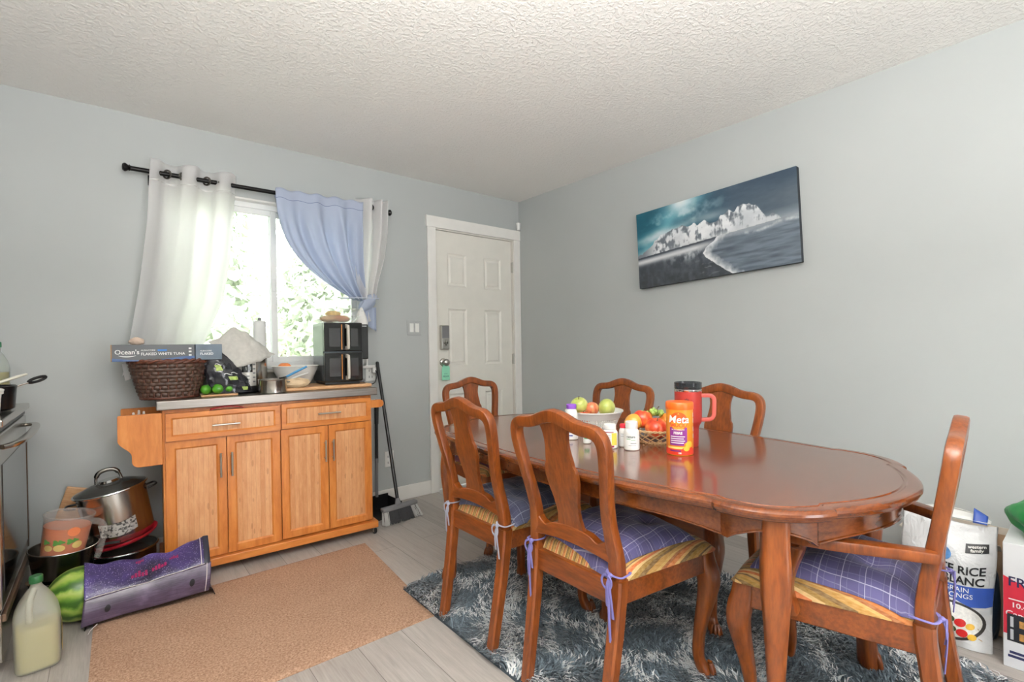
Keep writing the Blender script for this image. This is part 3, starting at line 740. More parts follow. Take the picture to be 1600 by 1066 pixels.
for x, y in ((-.010,.012),(-1.03,.012),(-.018,.38),(-1.03,.38)):
    cst = MB(); cst.lathe([(0,-.010),(.016,-.010),(.021,-.006),(.021,.006),(.016,.010),(0,.010)], 22, Matrix.Translation((x+.008,y,.0215)) @ Matrix.Rotation(PI/2,4,'Y'))
    co = obj('caster', cst, M['blackrub'], CART, smooth=50)
    f = MB(); f.box((x-.006,y-.012,.030),(x+.022,y+.012,.0432)); f.box((x-.006,y-.016,.016),(x-.003,y+.014,.043)); f.box((x+.019,y-.016,.016),(x+.022,y+.014,.043)); obj('caster_fork', f, M['nickel'], co, smooth=0, bevel=.002)
# spice shelf on the left flank
def side_panel_outline(): 
    o = [(-1.058,.843),(-1.226,.843),(-1.230,.838),(-1.230,.722)]
    for k in range(9):
        a = k/8; o.append((-1.230+.052*sstep(0,1,a)*1.0+.0*a, .722-.075*a))
    for k in range(7):
        a = PI+PI/2*k/6; o.append((-1.148+.030*math.cos(a), .619+.030*math.sin(a)))
    o.append((-1.058,.589)); return o
MX = Matrix(((1,0,0,0),(0,0,1,0),(0,1,0,0),(0,0,0,1)))
SH = MB(); SH.prism(side_panel_outline(), .030, .046, MX); SH.prism(side_panel_outline(), .385, .401, MX)
SH.box((-1.222,.046,.725),(-1.058,.385,.737)); SH.box((-1.226,.046,.737),(-1.214,.385,.775))
obj('spice_shelf', SH, M['bamboo'], CART, smooth=0, bevel=.002)
# towel bar on the right flank
tb = MB()
def cap_outline(): return [(-.006,.774),(.056,.774)]+[(.056+.024*math.cos(a),.798+.024*math.sin(a)) for a in np.linspace(-PI/2,PI/2,14)]+[(-.006,.822)]
tb.prism(cap_outline(), .040,.058,MX); tb.prism(cap_outline(), .37,.388,MX); tb.sweep([(.054,.05,.798),(.054,.38,.798)], .011, seg=14)
obj('towel_bar', tb, M['bamboo'], CART, smooth=30, bevel=.002)

# ------------------------------------------------------------------ brown doormat, shag rug
q = [(-2.955,-1.545),(-1.815,-1.545),(-1.735,-.60),(-2.945,-.60)]
m = MB(); n_ = 40
def matp(u, v):
    a = Vector(q[0]).lerp(Vector(q[1]),u); b = Vector(q[3]).lerp(Vector(q[2]),u); p = a.lerp(b,v); e = min(u,1-u,v,1-v)
    return (p.x, p.y, .0075 if e > .001 else .003)
m.grid(matp, n_, n_); k = len(m.v); m.v += [Vector((x,y,.0003)) for x,y in q]; 
per = [(i, i+1) for i in range(n_-1)]
m.f += [(k,k+1,k+2,k+3)]
m.f += [tuple([k]+[i for i in range(n_)]+[k+1]), tuple([k+1]+[j*n_+n_-1 for j in range(n_)]+[k+2]), tuple([k+2]+[(n_-1)*n_+i for i in range(n_-1,-1,-1)]+[k+3]), tuple([k+3]+[j*n_ for j in range(n_-1,-1,-1)]+[k])]
tag(obj('doormat', m, M['mat'], smooth=0), 'large brown coarse fibre mat on the floor in front of the bamboo cart', 'mat')

RX0, RX1, RY0, RY1 = -1.825, -.60, -3.72, -1.262
rug = thing('shag_rug', 'blue grey shaggy rug with white lattice pattern under the dining table', 'rug', (0,0,0))
m = MB(); m.box((RX0,RY0,.0005),(RX1,RY1,.010)); obj('rug_backing', m, M['rug_back'], rug, smooth=0)
def rug_pile():
    g = np.random.default_rng(5); N = 76000
    x = RX0+(RX1-RX0)*g.random(N); y = RY0+(RY1-RY0)*g.random(N)
    # wobbling lattice of pale tufts
    wob = .05*np.sin(x*9+2*np.sin(y*5))+.05*np.sin(y*8+1.7*np.sin(x*6))
    a = (x*.80+y*.62+wob)/.235; b = (x*.80-y*.62+wob*.8)/.235
    da = np.abs(a-np.round(a)); db = np.abs(b-np.round(b)); dl = np.minimum(da, db)
    clump = .5+.5*np.sin(x*31+3*np.sin(y*17))*np.sin(y*27+2*np.sin(x*23))
    pale = g.random(N) < np.clip(1.10-dl/.19, 0, 1)*(.34+.62*clump)
    base = np.array([[84,98,108],[102,117,127],[122,137,147],[64,77,88]])[g.integers(0,4,N)]/255.
    wht = np.array([[244,247,248],[232,238,241],[250,251,250]])[g.integers(0,3,N)]/255.
    col = np.where(pale[:,None], wht, base)*(.82+.3*g.random((N,1)))
    col = np.clip(col,0,1); col = np.where(col<=.04045, col/12.92, ((col+.055)/1.055)**2.4)
    th = g.random(N)*2*np.pi+.0; fl = 2.2*np.sin(x*7+1.3*np.sin(y*6))+1.4*np.sin(y*9)   # lean follows swirls
    th = fl+.9*(g.random(N)-.5)*2; ln = .030+.018*g.random(N); h = .018+.016*g.random(N)
    dx, dy = np.cos(th)*ln, np.sin(th)*ln; wx, wy = -np.sin(th)*.0023, np.cos(th)*.0023
    z0 = np.full(N,.009)
    P = np.stack([np.stack([x-wx,y-wy,z0],1), np.stack([x+wx,y+wy,z0],1),
                  np.stack([x+dx*.4+wx,y+dy*.4+wy,z0+h*.8],1), np.stack([x+dx*.4-wx,y+dy*.4-wy,z0+h*.8],1),
                  np.stack([x+dx,y+dy,z0+h*.85],1)],1)
    P[:,:,0] = np.clip(P[:,:,0], RX0-.022, RX1+.022); P[:,:,1] = np.clip(P[:,:,1], RY0-.02, RY1+.022)
    me = bpy.data.meshes.new('pile'); me.vertices.add(N*5); me.vertices.foreach_set('co', P.reshape(-1))
    idx = np.arange(N)[:,None]*5
    loops = np.concatenate([idx+np.array([0,1,2,3]), idx+np.array([3,2,4])],1).reshape(-1)
    me.loops.add(N*7); me.loops.foreach_set('vertex_index', loops.astype(np.int32))
    st = (np.arange(N)[:,None]*7+np.array([0,4])).reshape(-1)
    me.polygons.add(N*2); me.polygons.foreach_set('loop_start', st.astype(np.int32)); me.update(calc_edges=True); me.validate()
    at = me.color_attributes.new('pile','FLOAT_COLOR','POINT')
    C4 = np.ones((N,5,4)); C4[:,:,:3] = col[:,None,:]; at.data.foreach_set('color', C4.reshape(-1).astype(np.float32))
    me.materials.append(M['pile']); o = bpy.data.objects.new('pile', me); COL.objects.link(o); o.parent = rug; o['kind'] = 'stuff'
rug_pile()
# ------------------------------------------------------------------ small wall fittings
def face_y(x0, z0, y): return lambda x, z: (x0+x, y, z0+z)
t = thing('light_switch', 'double rocker light switch with grey plate left of the white door', 'switch', (-1.0695,0,1.295))
obj('switch_plate', MB().box((-.0605,-.007,-.057),(.0605,0,.057)), M['switch_plate'], t, smooth=0, bevel=.004)
for x in (-.023,.023): obj('rocker', MB().box((x-.0165,-.011,-.034),(x+.0165,-.0065,.034)), M['plastic_w'], t, smooth=0, bevel=.002)
def outlet(label, x, z, plug=False):
    t = thing('wall_outlet', label, 'outlet', (x,0,z))
    obj('outlet_plate', MB().box((-.036,-.006,-.058),(.036,0,.058)), M['plastic_w'], t, smooth=0, bevel=.003)
    s = MB()
    for dz in (-.022,.022):
        s.box((-.012,-.0075,dz-.012),(-.009,-.0055,dz+.004)); s.box((.009,-.0075,dz-.012),(.012,-.0055,dz+.004))
    obj('socket_slots', s, M['black'], t, smooth=0)
outlet('white wall outlet low on the grey wall behind the broom handles', -1.292, .325)
outlet('white wall outlet above the worktop beside the black coffee maker', -1.425, .965)
t = thing('power_plug', 'white power plug pushed into the outlet above the worktop', 'plug', (-1.405,-.0085,.985))
obj('plug_body', MB().box((-.018,-.040,-.018),(.018,0,.022)), M['plastic_w'], t, smooth=0, bevel=.006)
obj('plug_cord', MB().sweep(smooth_path([(0,-.038,.0),(.004,-.060,-.02),(-.01,-.055,-.09),(-.05,-.035,-.10),(-.12,-.03,-.06)],20), .0035, seg=8), M['black'], t)
s = MB(); s.lathe([(0,0),(.014,0),(.020,.052),(.021,.064),(.012,.066),(0,.066)], 24)
o = obj('door_sensor', s, M['plastic_w'], loc=(-.024,-.024,2.180)); tag(o, 'small white cup-shaped sensor in the corner above the door casing', 'sensor')
t = thing('door_hanger', 'mint green paper tag hanging from the door knob', 'tag', (-.800,-.016,.995))
hg = MB(); out = [(-.036,-.115),(.036,-.115),(.036,-.015),(.026,.0)]+[(.0145*math.cos(a),.024+.0145*math.sin(a)-.002) for a in np.linspace(-.3,PI+.3,14)][::1]+[(-.026,.0),(-.036,-.015)]
hg.prism(out, -.0010, .0010, MX)
obj('hanger_card', hg, flat('mint_card', (150,222,190), .6, var=.03), t, smooth=0)
hl = letters('RELAX', .018, lambda x,z: (x,-.0016,-.085+z), bold=.02); letters('please', .012, lambda x,z:(x,-.0016,-.062+z), mb=hl)
obj('lettering', hl, flat('grey_green_ink', (70,120,100), .6), t, smooth=0)

# ------------------------------------------------------------------ landscape canvas on the right wall
def vnoise(shape, cells, seed):
    g = np.random.default_rng(seed).random((cells[0]+2, cells[1]+2)); h, w = shape
    y = np.linspace(0, cells[0], h); x = np.linspace(0, cells[1], w); yi, xi = y.astype(int), x.astype(int)
    fy, fx = (y-yi)[:,None], (x-xi)[None,:]; fy = fy*fy*(3-2*fy); fx = fx*fx*(3-2*fx)
    a = g[yi][:,xi]; b = g[yi][:,xi+1]; c = g[yi+1][:,xi]; d = g[yi+1][:,xi+1]
    return (a*(1-fx)+b*fx)*(1-fy)+(c*(1-fx)+d*fx)*fy
def fbm(shape, cells, seed, o=4): 
    return sum(vnoise(shape,(cells[0]*2**k,cells[1]*2**k),seed+k)*.5**k for k in range(o))/sum(.5**k for k in range(o))
def canvas_picture():
    W_, H_, dp = 1.026, .515, .034
    t = thing('canvas_picture', 'slightly tilted wide canvas of snowy mountains, dark beach and teal sky', 'picture', (-.002,-1.824,1.806))
    t.rotation_euler = (R(-2.4),0,0)
    fr = MB(); fr.box((-dp,-W_/2,-H_/2),(0,W_/2,H_/2)); obj('canvas_frame', fr, flat('dark_canvas_edge', (46,52,58), .8), t, smooth=0, bevel=.003)
    nx, nz = 380, 190
    s = np.linspace(0,1,nx)[None,:]; z = np.linspace(0,1,nz)[:,None]; S = np.broadcast_to(s,(nz,nx)); Z = np.broadcast_to(z,(nz,nx))
    def C(r,g,b): return np.array([r,g,b])/255.
    def mix(a,b,k): k = np.clip(k,0,1)[...,None]; return a*(1-k)+b*k
    n1 = fbm((nz,nx),(4,7),1,5); n2 = fbm((nz,nx),(14,40),20,4); n3 = fbm((nz,nx),(40,24),40,3)
    col = mix(np.broadcast_to(C(18,92,112),(nz,nx,3)), C(62,82,100), S*1.5+.25*(n1-.5))
    col = mix(col, C(96,106,114), (S-.55)*1.6*(1-.6*np.abs(Z-.75)*2)+.2*(n1-.5))
    col = mix(col, C(46,66,86), np.exp(-((S-.93)/.25)**2-((Z-1.0)/.16)**2)*.7)
    d = np.abs((S-.33)*.8+(.98-Z)*.42-.02+.12*(n1-.5)); col = mix(col, C(120,190,206), np.exp(-(d/.10)**2)*.75)
    cl_ = np.clip((fbm((nz,nx),(7,12),33,5)-.5)*5,0,1); col = mix(col, C(206,224,228), cl_*np.exp(-((Z-.80-.25*(S-.25))/.16)**2)*np.exp(-((S-.3)/.25)**2)*.75)
    col = mix(col, C(236,244,245), np.exp(-((S-.33)/.08)**2-((Z-1.0)/.12)**2)*.98)
    col = mix(col, C(214,226,228), np.exp(-((Z-.62-.35*(S-.1)+.1*(n1-.5))/.055)**2)*np.exp(-((S-.18)/.2)**2)*.9)
    col = mix(col, C(222,228,228), np.exp(-((Z-.72)/.05)**2)*np.exp(-((S-.52)/.1)**2)*.45)
    base = .405+.105*S
    col = mix(col, C(198,204,206), np.clip((.12-(Z-base))/.12,0,1)*np.clip(1.2-S*.5,0,1)*.75)
    px = [0,.05,.10,.15,.18,.22,.27,.335,.37,.41,.44,.48,.52,.55,.58,.63,.66,.70,.75,.79,.82,.84,.87,.91,.95,1]
    pz = [.44,.46,.53,.61,.655,.665,.68,.712,.665,.69,.655,.69,.645,.635,.68,.735,.70,.765,.74,.69,.60,.565,.585,.505,.46,.46]
    ridge = np.interp(s[0], px, pz)[None,:]+.028*(vnoise((1,nx),(1,60),70)-.5)
    mt = (Z < ridge) & (Z > base-.01)
    n5 = fbm((nz,nx),(10,110),60,3); rock = np.clip((n2-.47)*5+(n5-.46)*2.0+(Z-base)*2.2-.22, 0, 1); rock = np.maximum(rock, np.clip((.16-S)*9,0,1)*.85)
    mcol = mix(np.broadcast_to(C(236,239,241),(nz,nx,3)), C(84,92,102), rock*.85)
    mcol = mix(mcol, C(150,158,166), np.clip((n1-.45)*3,0,1)*.45)
    mcol = mix(mcol, C(206,210,212), np.clip((.05-(Z-base))/.05,0,1)*np.clip((S-.15)*4,0,1)*.7)
    col = np.where(mt[...,None], mcol, col)
    low = Z <= base
    beach = mix(np.broadcast_to(C(58,64,70),(nz,nx,3)), C(92,100,110), np.clip((n2-.3)*1.2,0,1))
    beach = mix(beach, C(70,78,90), np.clip((Z-.15)*3,0,1))
    beach = mix(beach, C(228,230,232), np.exp(-((Z-(base-.065))/.040)**2)*np.clip(1-(S-.42)*5,0,1)*.95)
    beach = mix(beach, C(206,210,214), np.clip((n2-.42)*4,0,1)*np.exp(-((S-.36)/.13)**2-((Z-.33)/.075)**2)*.85)
    beach = mix(beach, C(60,68,78), np.exp(-((Z-(base-.012))/.012)**2)*np.clip(1-(S-.45)*4,0,1)*.9)
    beach = mix(beach, C(214,216,218), np.clip((n3-.62)*6,0,1)*np.exp(-((S-.5)/.07)**2-((Z-.14)/.1)**2)*.8)
    shore = np.interp(z[:,0], [0,.08,.16,.24,.30,.36,.42,.48,.6], [.635,.585,.535,.480,.462,.485,.53,.56,.60])[:,None]+.02*(n2-.5)
    sea = mix(np.broadcast_to(C(112,124,136),(nz,nx,3)), C(78,90,102), np.clip((fbm((nz,nx),(34,8),90,4)-.35)*2.2,0,1))
    sea = mix(sea, C(232,234,236), np.clip(1-(S-shore)/.075+.8*(n2-.5),0,1))
    sea = mix(sea, C(220,224,226), np.exp(-((Z-(base-.045)-.02*np.sin(S*22))/.018)**2)*np.clip((S-.55)*3,0,1)*np.clip((n2-.3)*2.4,0,1)*.9)
    sea = mix(sea, C(196,200,202), np.exp(-((Z-base)/.05)**2)*.5)
    lowc = np.where((S > shore)[...,None], sea, beach)
    col = np.where(low[...,None], lowc, col)
    col = np.clip(col*.96+ (n3[...,None]-.5)*.04,0,1); linc = np.where(col<=.04045, col/12.92, ((col+.055)/1.055)**2.4)
    m = MB(); m.grid(lambda u,v: (-dp-.0006, W_/2-W_*u, -H_/2+H_*v), nx, nz)
    o = obj('printed_canvas', m, None, t, smooth=0)
    at = o.data.color_attributes.new('print','FLOAT_COLOR','POINT'); A = np.ones((nz*nx,4),np.float32); A[:,:3] = linc.reshape(-1,3); at.data.foreach_set('color', A.reshape(-1))
    n = NT('printed_canvas'); a = n.n('ShaderNodeAttribute', attribute_name='print'); n.set(Base_Color=a.outputs['Color'], Roughness=.65); n.bump(n.noise(n.coord(), 900, 2), .05, .001); o.data.materials.append(n.m)
canvas_picture()

# ------------------------------------------------------------------ curtain rod and curtains
RY = -.085
t = thing('curtain_rod', 'black metal curtain rod across the top of the window', 'curtain rod', (-2.06,RY,2.120))
obj('rod', MB().sweep([(-.715,0,-.001),(.745,0,.003)], .0125, seg=14), M['rod'], t)
for s in (-1,1):
    f = MB(); f.lathe([(0,0),(.013,0),(.018,.004),(.013,.008),(.021,.018),(.022,.026),(.015,.034),(0,.036)], 18, Matrix.Translation(((.742 if s > 0 else -.712),0,.0)) @ Matrix.Rotation(s*PI/2,4,'Y')); obj('finial', f, M['rod'], t)
    b = MB(); b.sweep([(s*.62,.085,-.03),(s*.62,.05,-.03),(s*.62,.0,-.026),(s*.62,-.004,-.014)], [.006,.006,.008,.008], seg=8); b.box((s*.62-.014,.079,-.055),(s*.62+.014,.085,0)); obj('rod_bracket', b, M['rod'], t)
def lerp_pts(tab, v):
    zs = [p[0] for p in tab]; return float(np.interp(v, zs, [p[1] for p in tab]))
def solidify_obj(o, th): m = o.modifiers.new('s','SOLIDIFY'); m.thickness = th; m.offset = 0
def curtain_left():
    t = thing('curtain', 'white grommet curtain hanging over the left half of the window', 'curtain')
    Lx = [(0,-2.685),(.3,-2.705),(.6,-2.745),(.84,-2.789),(1,-2.822)]; Rx = [(0,-2.262),(.25,-2.285),(.45,-2.305),(.66,-2.345),(.84,-2.425),(1,-2.50)]
    def fn(u, v):
        x0, x1 = lerp_pts(Lx,v), lerp_pts(Rx,v); zb = 1.02+.05*u+.03*math.sin(u*6)
        amp = .036*(1-.55*v)
        ph = 2*PI*2.45*u - .25
        fold = math.cos(ph + .5*math.sin(3*v))
        x = x0+(x1-x0)*(u+.030*math.sin(2*ph)*(1-v*.6)/2.0)
        y = -.080-.0*v - amp*fold - .010*v*math.sin(11*u+2*v) + .010*v
        z = 2.184-.012*u*0+ (zb-2.184)*v + (.005*math.sin(ph)*(1-v) if v < .2 else 0)
        return (x, y, z)
    m = MB(); m.grid(fn, 90, 60); o = obj('curtain_cloth', m, M['curtain_w'], t, smooth=180, solid=.0022)
    hm = MB(); hm.grid(lambda u,v: (lambda p: (p[0],p[1]-.0022,p[2]))(fn(u,.094+.006*v)), 90, 2); obj('hem_seam', hm, flat('seam_thread',(222,221,218),.9), t, smooth=180)
    for x, a in ((-2.612,.7),(-2.540,-.7),(-2.425,.7),(-2.352,-.7)):
        g = MB(); g.lathe([(.017,-.003),(.026,-.0035),(.026,.0035),(.017,.003),(.017,-.003)], 24, Matrix.Translation((x,RY,2.119)) @ Matrix.Rotation(a,4,'Z') @ Matrix.Rotation(PI/2,4,'Y')); obj('grommet', g, M['steel_d'], t)
curtain_left()
def curtain_blue():
    t = thing('curtain', 'blue curtain swept aside and knotted at the right of the window', 'curtain')
    def fn(u, v):
        xt = -2.068+.560*u; xb = -1.600+.095*u
        p = 2.7-1.3*u; fr_ = v**p
        x = xt+(xb-xt)*fr_ - .020*u*math.sin(PI*v)
        zt = 2.142+.010*u + .006*math.sin(u*31)
        zb = 1.478-.015*u
        z = zt+(zb-zt)*v - .02*math.sin(PI*v)*(1-u)
        k = 1-.75*v
        fold = math.sin(2*PI*3.2*u**1.15+.6)+.5*math.sin(2*PI*7*u+1.5*v)*min(1,v*3)
        y = -.118-.034*fold*(.16+.84*min(1,v*3))*(1-.40*v)-.006*v
        return (x, y, z)
    m = MB(); m.grid(fn, 110, 56); obj('curtain_cloth', m, M['curtain_b'], t, smooth=180, solid=.002)
    # rod pocket at the back of the heading
    hp = MB(); hp.grid(lambda u,v: (-2.060+.56*u, RY+.022*math.sin(PI*v)+.0, 2.142-.055*v+.010*u), 20, 6); obj('rod_pocket', hp, M['curtain_b'], t, smooth=180, solid=.0015)
    se = MB(); se.grid(lambda u,v: (lambda q: (q[0],q[1]-.0018,q[2]))(fn(u,.082+.004*v)), 110, 2); obj('heading_seam', se, flat('blue_seam',(112,130,176),.9), t, smooth=180)
    kn = MB()
    def knot(u, v):
        a = 2*PI*u; b = PI*v; rr = math.sin(b)**.7
        r = .055+.006*math.sin(5*a+3*v*4)
        return (-1.488+r*1.05*rr*math.cos(a)+.02*math.cos(b), -.125+.036*rr*math.sin(a), 1.458+.058*math.cos(b)*1.0+.016*rr*math.cos(a+.8)*1.4)
    kn.grid(knot, 36, 18, closeu=True); obj('knot', kn, M['curtain_b'], t, smooth=180)
    cord = MB(); cord.sweep([(-1.545+.135*math.cos(a)*1.0, -.128+.034*math.sin(a), 1.487+.004*math.cos(a)) for a in np.linspace(0,2*PI,40)[:-1]], .0035, seg=8, closed=True); obj('tieback_cord', cord, flat('pale_tieback',(226,232,244),.7), t)
    tl = MB(); tl.grid(lambda u,v: (-1.475-.035+.075*u+.012*math.sin(u*9), -.115-.012*math.sin(2*PI*2.2*u), 1.43-(.10+.07*u)*v), 24, 10); obj('curtain_tail', tl, M['curtain_b'], t, smooth=180, solid=.002)
curtain_blue()
def curtain_right():
    t = thing('curtain', 'narrow white grommet curtain gathered at the right end of the rod', 'curtain')
    def fn(u, v):
        x0 = -1.556-.012*math.sin(PI*v)+.0*v; x1 = lerp_pts([(0,-1.337),(.3,-1.343),(.6,-1.375),(.85,-1.425),(1,-1.445)], v)
        x = x0+(x1-x0)*u; z = 2.172+.014*u+(1.475-2.172)*v
        y = -.128-.034*(1-.4*v)*math.cos(2*PI*2.4*u**1.7+3.0)-.012*v
        return (x, y, z)
    m = MB(); m.grid(fn, 60, 50); obj('curtain_cloth', m, M['curtain_w'], t, smooth=180, solid=.0022)
    g = MB(); g.lathe([(.016,-.003),(.026,-.0035),(.026,.0035),(.016,.003),(.016,-.003)], 24, Matrix.Translation((-1.452,-.108,2.128)) @ Matrix.Rotation(PI/2-.35,4,'Z') @ Matrix.Rotation(PI/2,4,'Y')); obj('grommet', g, M['rod'], t)
    tl = MB(); tl.grid(lambda u,v: (-1.548+.075*u+.02*(u-.3)*v, -.105-.014*math.sin(2*PI*1.6*u)-.015*v, 1.435-(.13-.03*u)*v), 22, 10); obj('curtain_tail', tl, M['curtain_w'], t, smooth=180, solid=.002)
curtain_right()

# ------------------------------------------------------------------ things on the cart worktop (z = .902)
CT = .9025
def basket(name, label, c, r0, r1, h, sy, mat, rings=11, stakes=26, cat='basket', wick=.0062):
    t = thing(name, label, cat, c)
    w = MB(); n = stakes*4
    for k in range(rings):
        f = k/(rings-1); r = r0+(r1-r0)*f**.85; z = .008+(h-.016)*f
        pts = []
        for i in range(n):
            a = 2*PI*i/n; wv = .0042*math.cos(stakes*a + (PI if k % 2 else 0))
            pts.append(((r+wv)*math.cos(a), (r+wv)*sy*math.sin(a), z))
        w.sweep(pts, wick*.62, (h/rings)*.52, dref=(0,0,1), seg=8, closed=True)
    obj('woven_side', w, mat, t, smooth=60)
    st = MB()
    for i in range(stakes):
        a = 2*PI*i/stakes
        st.sweep([(r0*math.cos(a), r0*sy*math.sin(a), .002),((r0+(r1-r0)*.5**.85)*math.cos(a),(r0+(r1-r0)*.5**.85)*sy*math.sin(a),h*.5),(r1*math.cos(a), r1*sy*math.sin(a), h)], .0042, seg=7)
    obj('stake', st, M['wick_red'], t)
    rim = MB()
    for k, ph in enumerate((0, PI)):
        rim.sweep([((r1+.004*math.cos(14*a+ph))*math.cos(a),(r1+.004*math.cos(14*a+ph))*sy*math.sin(a),h-.004+.006*math.sin(14*a+ph)) for a in np.linspace(0,2*PI,120)[:-1]], .0075, seg=8, closed=True)
    rim.sweep([((r0+.002)*math.cos(a),(r0+.002)*sy*math.sin(a),.006) for a in np.linspace(0,2*PI,60)[:-1]], .006, seg=8, closed=True)
    obj('braided_rim', rim, M['wick_red'], t)
    b = MB(); b.lathe([(0,.002),(r0,.002),(r0,.008),(0,.008)], 40, None, 1, sy); obj('basket_base', b, mat, t)
    return t
M['wick'] = wood('dark_wicker', (34,22,18), (72,48,38), (112,84,68), (40,40,40), .45, .15)
M['wick_red'] = wood('reddish_wicker', (52,24,16), (92,46,30), (124,72,50), (40,40,40), .45, .15)
basket('wicker_basket', 'dark brown wicker basket on the left end of the steel worktop', (-2.632,-.262,CT), .122, .170, .196, .82, M['wick'])
def tuna():
    n = NT('tuna_box_print'); s = n.sep(n.coord())
    wv = n.math('ADD', n.math('MULTIPLY', n.math('SINE', n.math('MULTIPLY', s[0], 22.0)), .006), -.022)
    band = n.math('LESS_THAN', n.math('ADD', s[2], n.math('MULTIPLY', n.math('SINE', n.math('ADD', n.math('MULTIPLY', s[0], 16.0), 2.2)), .009)), -.028)
    n.set(Base_Color=n.mix(band, n.ramp(n.noise(n.coord(), 4, 2), [(.3,lin((84,86,90))),(.7,lin((100,103,106)))]), n.ramp(n.noise(n.coord((6,6,30)),3,2), [(.3,lin((66,92,140))),(.7,lin((94,122,168)))])), Roughness=.5); mt = n.m
    W = .336
    t = thing('tuna_case', 'long grey carton of canned tuna lying across the wicker basket', 'carton', (-2.700,-.262,CT+.2365))
    b = MB(); b.box((-W/2,-.100,-.0405),(W/2,.095,.0405)); obj('carton_body', b, mt, t, smooth=0, bevel=.0015)
    e = MB(); e.box((-W/2-.0012,-.1005,-.0405),(-W/2+.0018,.095,.0405)); obj('carton_end', e, flat('raw_cardboard',(176,132,84),.8), t, smooth=0)
    f = face_y(0,0,-.1012)
    wl = letters("Ocean's", .031, lambda x,z: f(-.108+x,.004+z), bold=.012, shear=.0, sx=.95)
    letters('FLAKED WHITE TUNA', .0185, lambda x,z: f(-.055+x,-.006+z), bold=.018, align='LEFT', mb=wl, sx=.98)
    letters('ALBACORE', .0115, lambda x,z: f(-.055+x,.0125+z), align='LEFT', bold=.0, mb=wl)
    for k,(a,w_) in enumerate(((.020,.018),(.004,.022),(-.014,.020))): wl.box((.148-.006,-.1012,a-.004),(.148+.006,-.1008,a+.004)); 
    pts = [(-.108+.034*math.cos(a), -.0095-.008*math.sin(a)) for a in np.linspace(.15,PI-.15,14)]
    wl.sweep([f(*q) for q in pts], [.0004+.0016*math.sin(PI*i/13) for i in range(14)], .0003, dref=(0,1,0), seg=6)
    obj('lettering', wl, flat('white_print',(240,240,238),.6), t, smooth=0)
    bl = MB(); bl.box((.012,-.1013,.0085),(.050,-.1008,.0165)); obj('blue_tab', bl, flat('blue_print',(60,130,210),.5), t, smooth=0)
    t2 = thing('tuna_case', 'short blue grey carton beside the long tuna carton under the towel corner', 'carton', (-2.468,-.262,CT+.2365))
    b = MB(); b.box((-.060,-.098,-.0405),(.060,.095,.0405)); obj('carton_body', b, flat('blue_grey_carton',(104,118,132),.5,var=.15), t2, smooth=0, bevel=.0015)
    f2 = face_y(0,0,-.0985); w2_ = letters('ALBACORE', .0105, lambda x,z: f2(-.040+x,.006+z), align='LEFT', bold=.005); letters('FLAKED', .017, lambda x,z: f2(-.040+x,-.010+z), align='LEFT', bold=.02, mb=w2_)
    obj('lettering', w2_, flat('white_print_b',(236,238,240),.6), t2, smooth=0)
tuna()
def crumple(mb, c, r, seed, amp=.18, nu=30, nv=18, M_=None):
    g = np.random.default_rng(seed); fr = g.normal(size=(7,3))*3.0; ph = g.random(7)*6.28
    def fn(u, v):
        a, b = 2*PI*u, PI*v; d = np.array([math.sin(b)*math.cos(a), math.sin(b)*math.sin(a), math.cos(b)])
        k = 1+amp*sum(abs(math.sin(float(fr[i]@d)+ph[i]))-.55 for i in range(7))/2.2
        return (c[0]+r[0]*d[0]*k, c[1]+r[1]*d[1]*k, max(c[2]-r[2]*.98, c[2]+r[2]*d[2]*k))
    mb.grid(fn, nu, nv, closeu=True, M=M_); return mb
b = MB(); crumple(b, (0,0,.018), (.030,.022,.020), 3); o = obj('bread_bag', b, flat('tan_paper',(214,190,172),.7,var=.1), loc=(-2.765,-.20,CT+.277), smooth=60); tag(o, 'crumpled tan bag on top of the tuna carton', 'bag')
cl = MB(); cl.grid(lambda u,v: (-.03+.055*u+.012*v, .0+.012*math.sin(5*u)+.0*v, -.02-.085*v+.02*u), 14, 10); o = obj('cleaning_cloth', cl, M['curtain_w'], loc=(-2.795,-.185,CT+.20), smooth=180, solid=.003); tag(o, 'white cloth corner hanging out from under the tuna carton', 'cloth')
o = obj('cutting_board', MB().box((-.085,-.06,0),(.085,.06,.010)), M['maple'], loc=(-2.42,-.315,CT), smooth=0, bevel=.003); o.rotation_euler.z = CA; tag(o, 'small wooden board under the limes', 'board')
def lime(loc, label, r=.028, rz=0):
    l = MB(); l.lathe([(0,-1.14),(.16,-1.10),(.48,-.92),(.80,-.55),(.97,-.1),(.97,.2),(.80,.60),(.48,.92),(.17,1.09),(.07,1.14),(0,1.15)], 26, Matrix.Translation((0,0,r)) @ Matrix.Rotation(PI/2,4,'Y') @ Matrix.Diagonal((r,r,r,1)))
    o = obj('lime', l, M['lime'], loc=loc, smooth=180); o.rotation_euler.z = rz; return tag(o, label, 'lime', 'limes on the small board')
n = NT('lime_skin'); n.set(Base_Color=n.ramp(n.noise(n.coord(),30,3), [(.3,lin((58,132,30))),(.7,lin((104,176,50)))]), Roughness=.32, Coat_Weight=.2); n.bump(n.noise(n.coord(),240,2),.3,.002); M['lime'] = n.m
LZ = CT+.0102
lime((-2.484,-.338,LZ), 'bright green lime nearest the wicker basket', .026, 1.2)
lime((-2.429,-.345,LZ), 'bright green lime in the middle of the front row', .0275, 1.9)
lime((-2.374,-.335,LZ), 'bright green lime half under the produce bag', .026, 1.3)
lime((-2.458,-.276,LZ), 'bright green lime tucked behind the front limes', .026, .3)
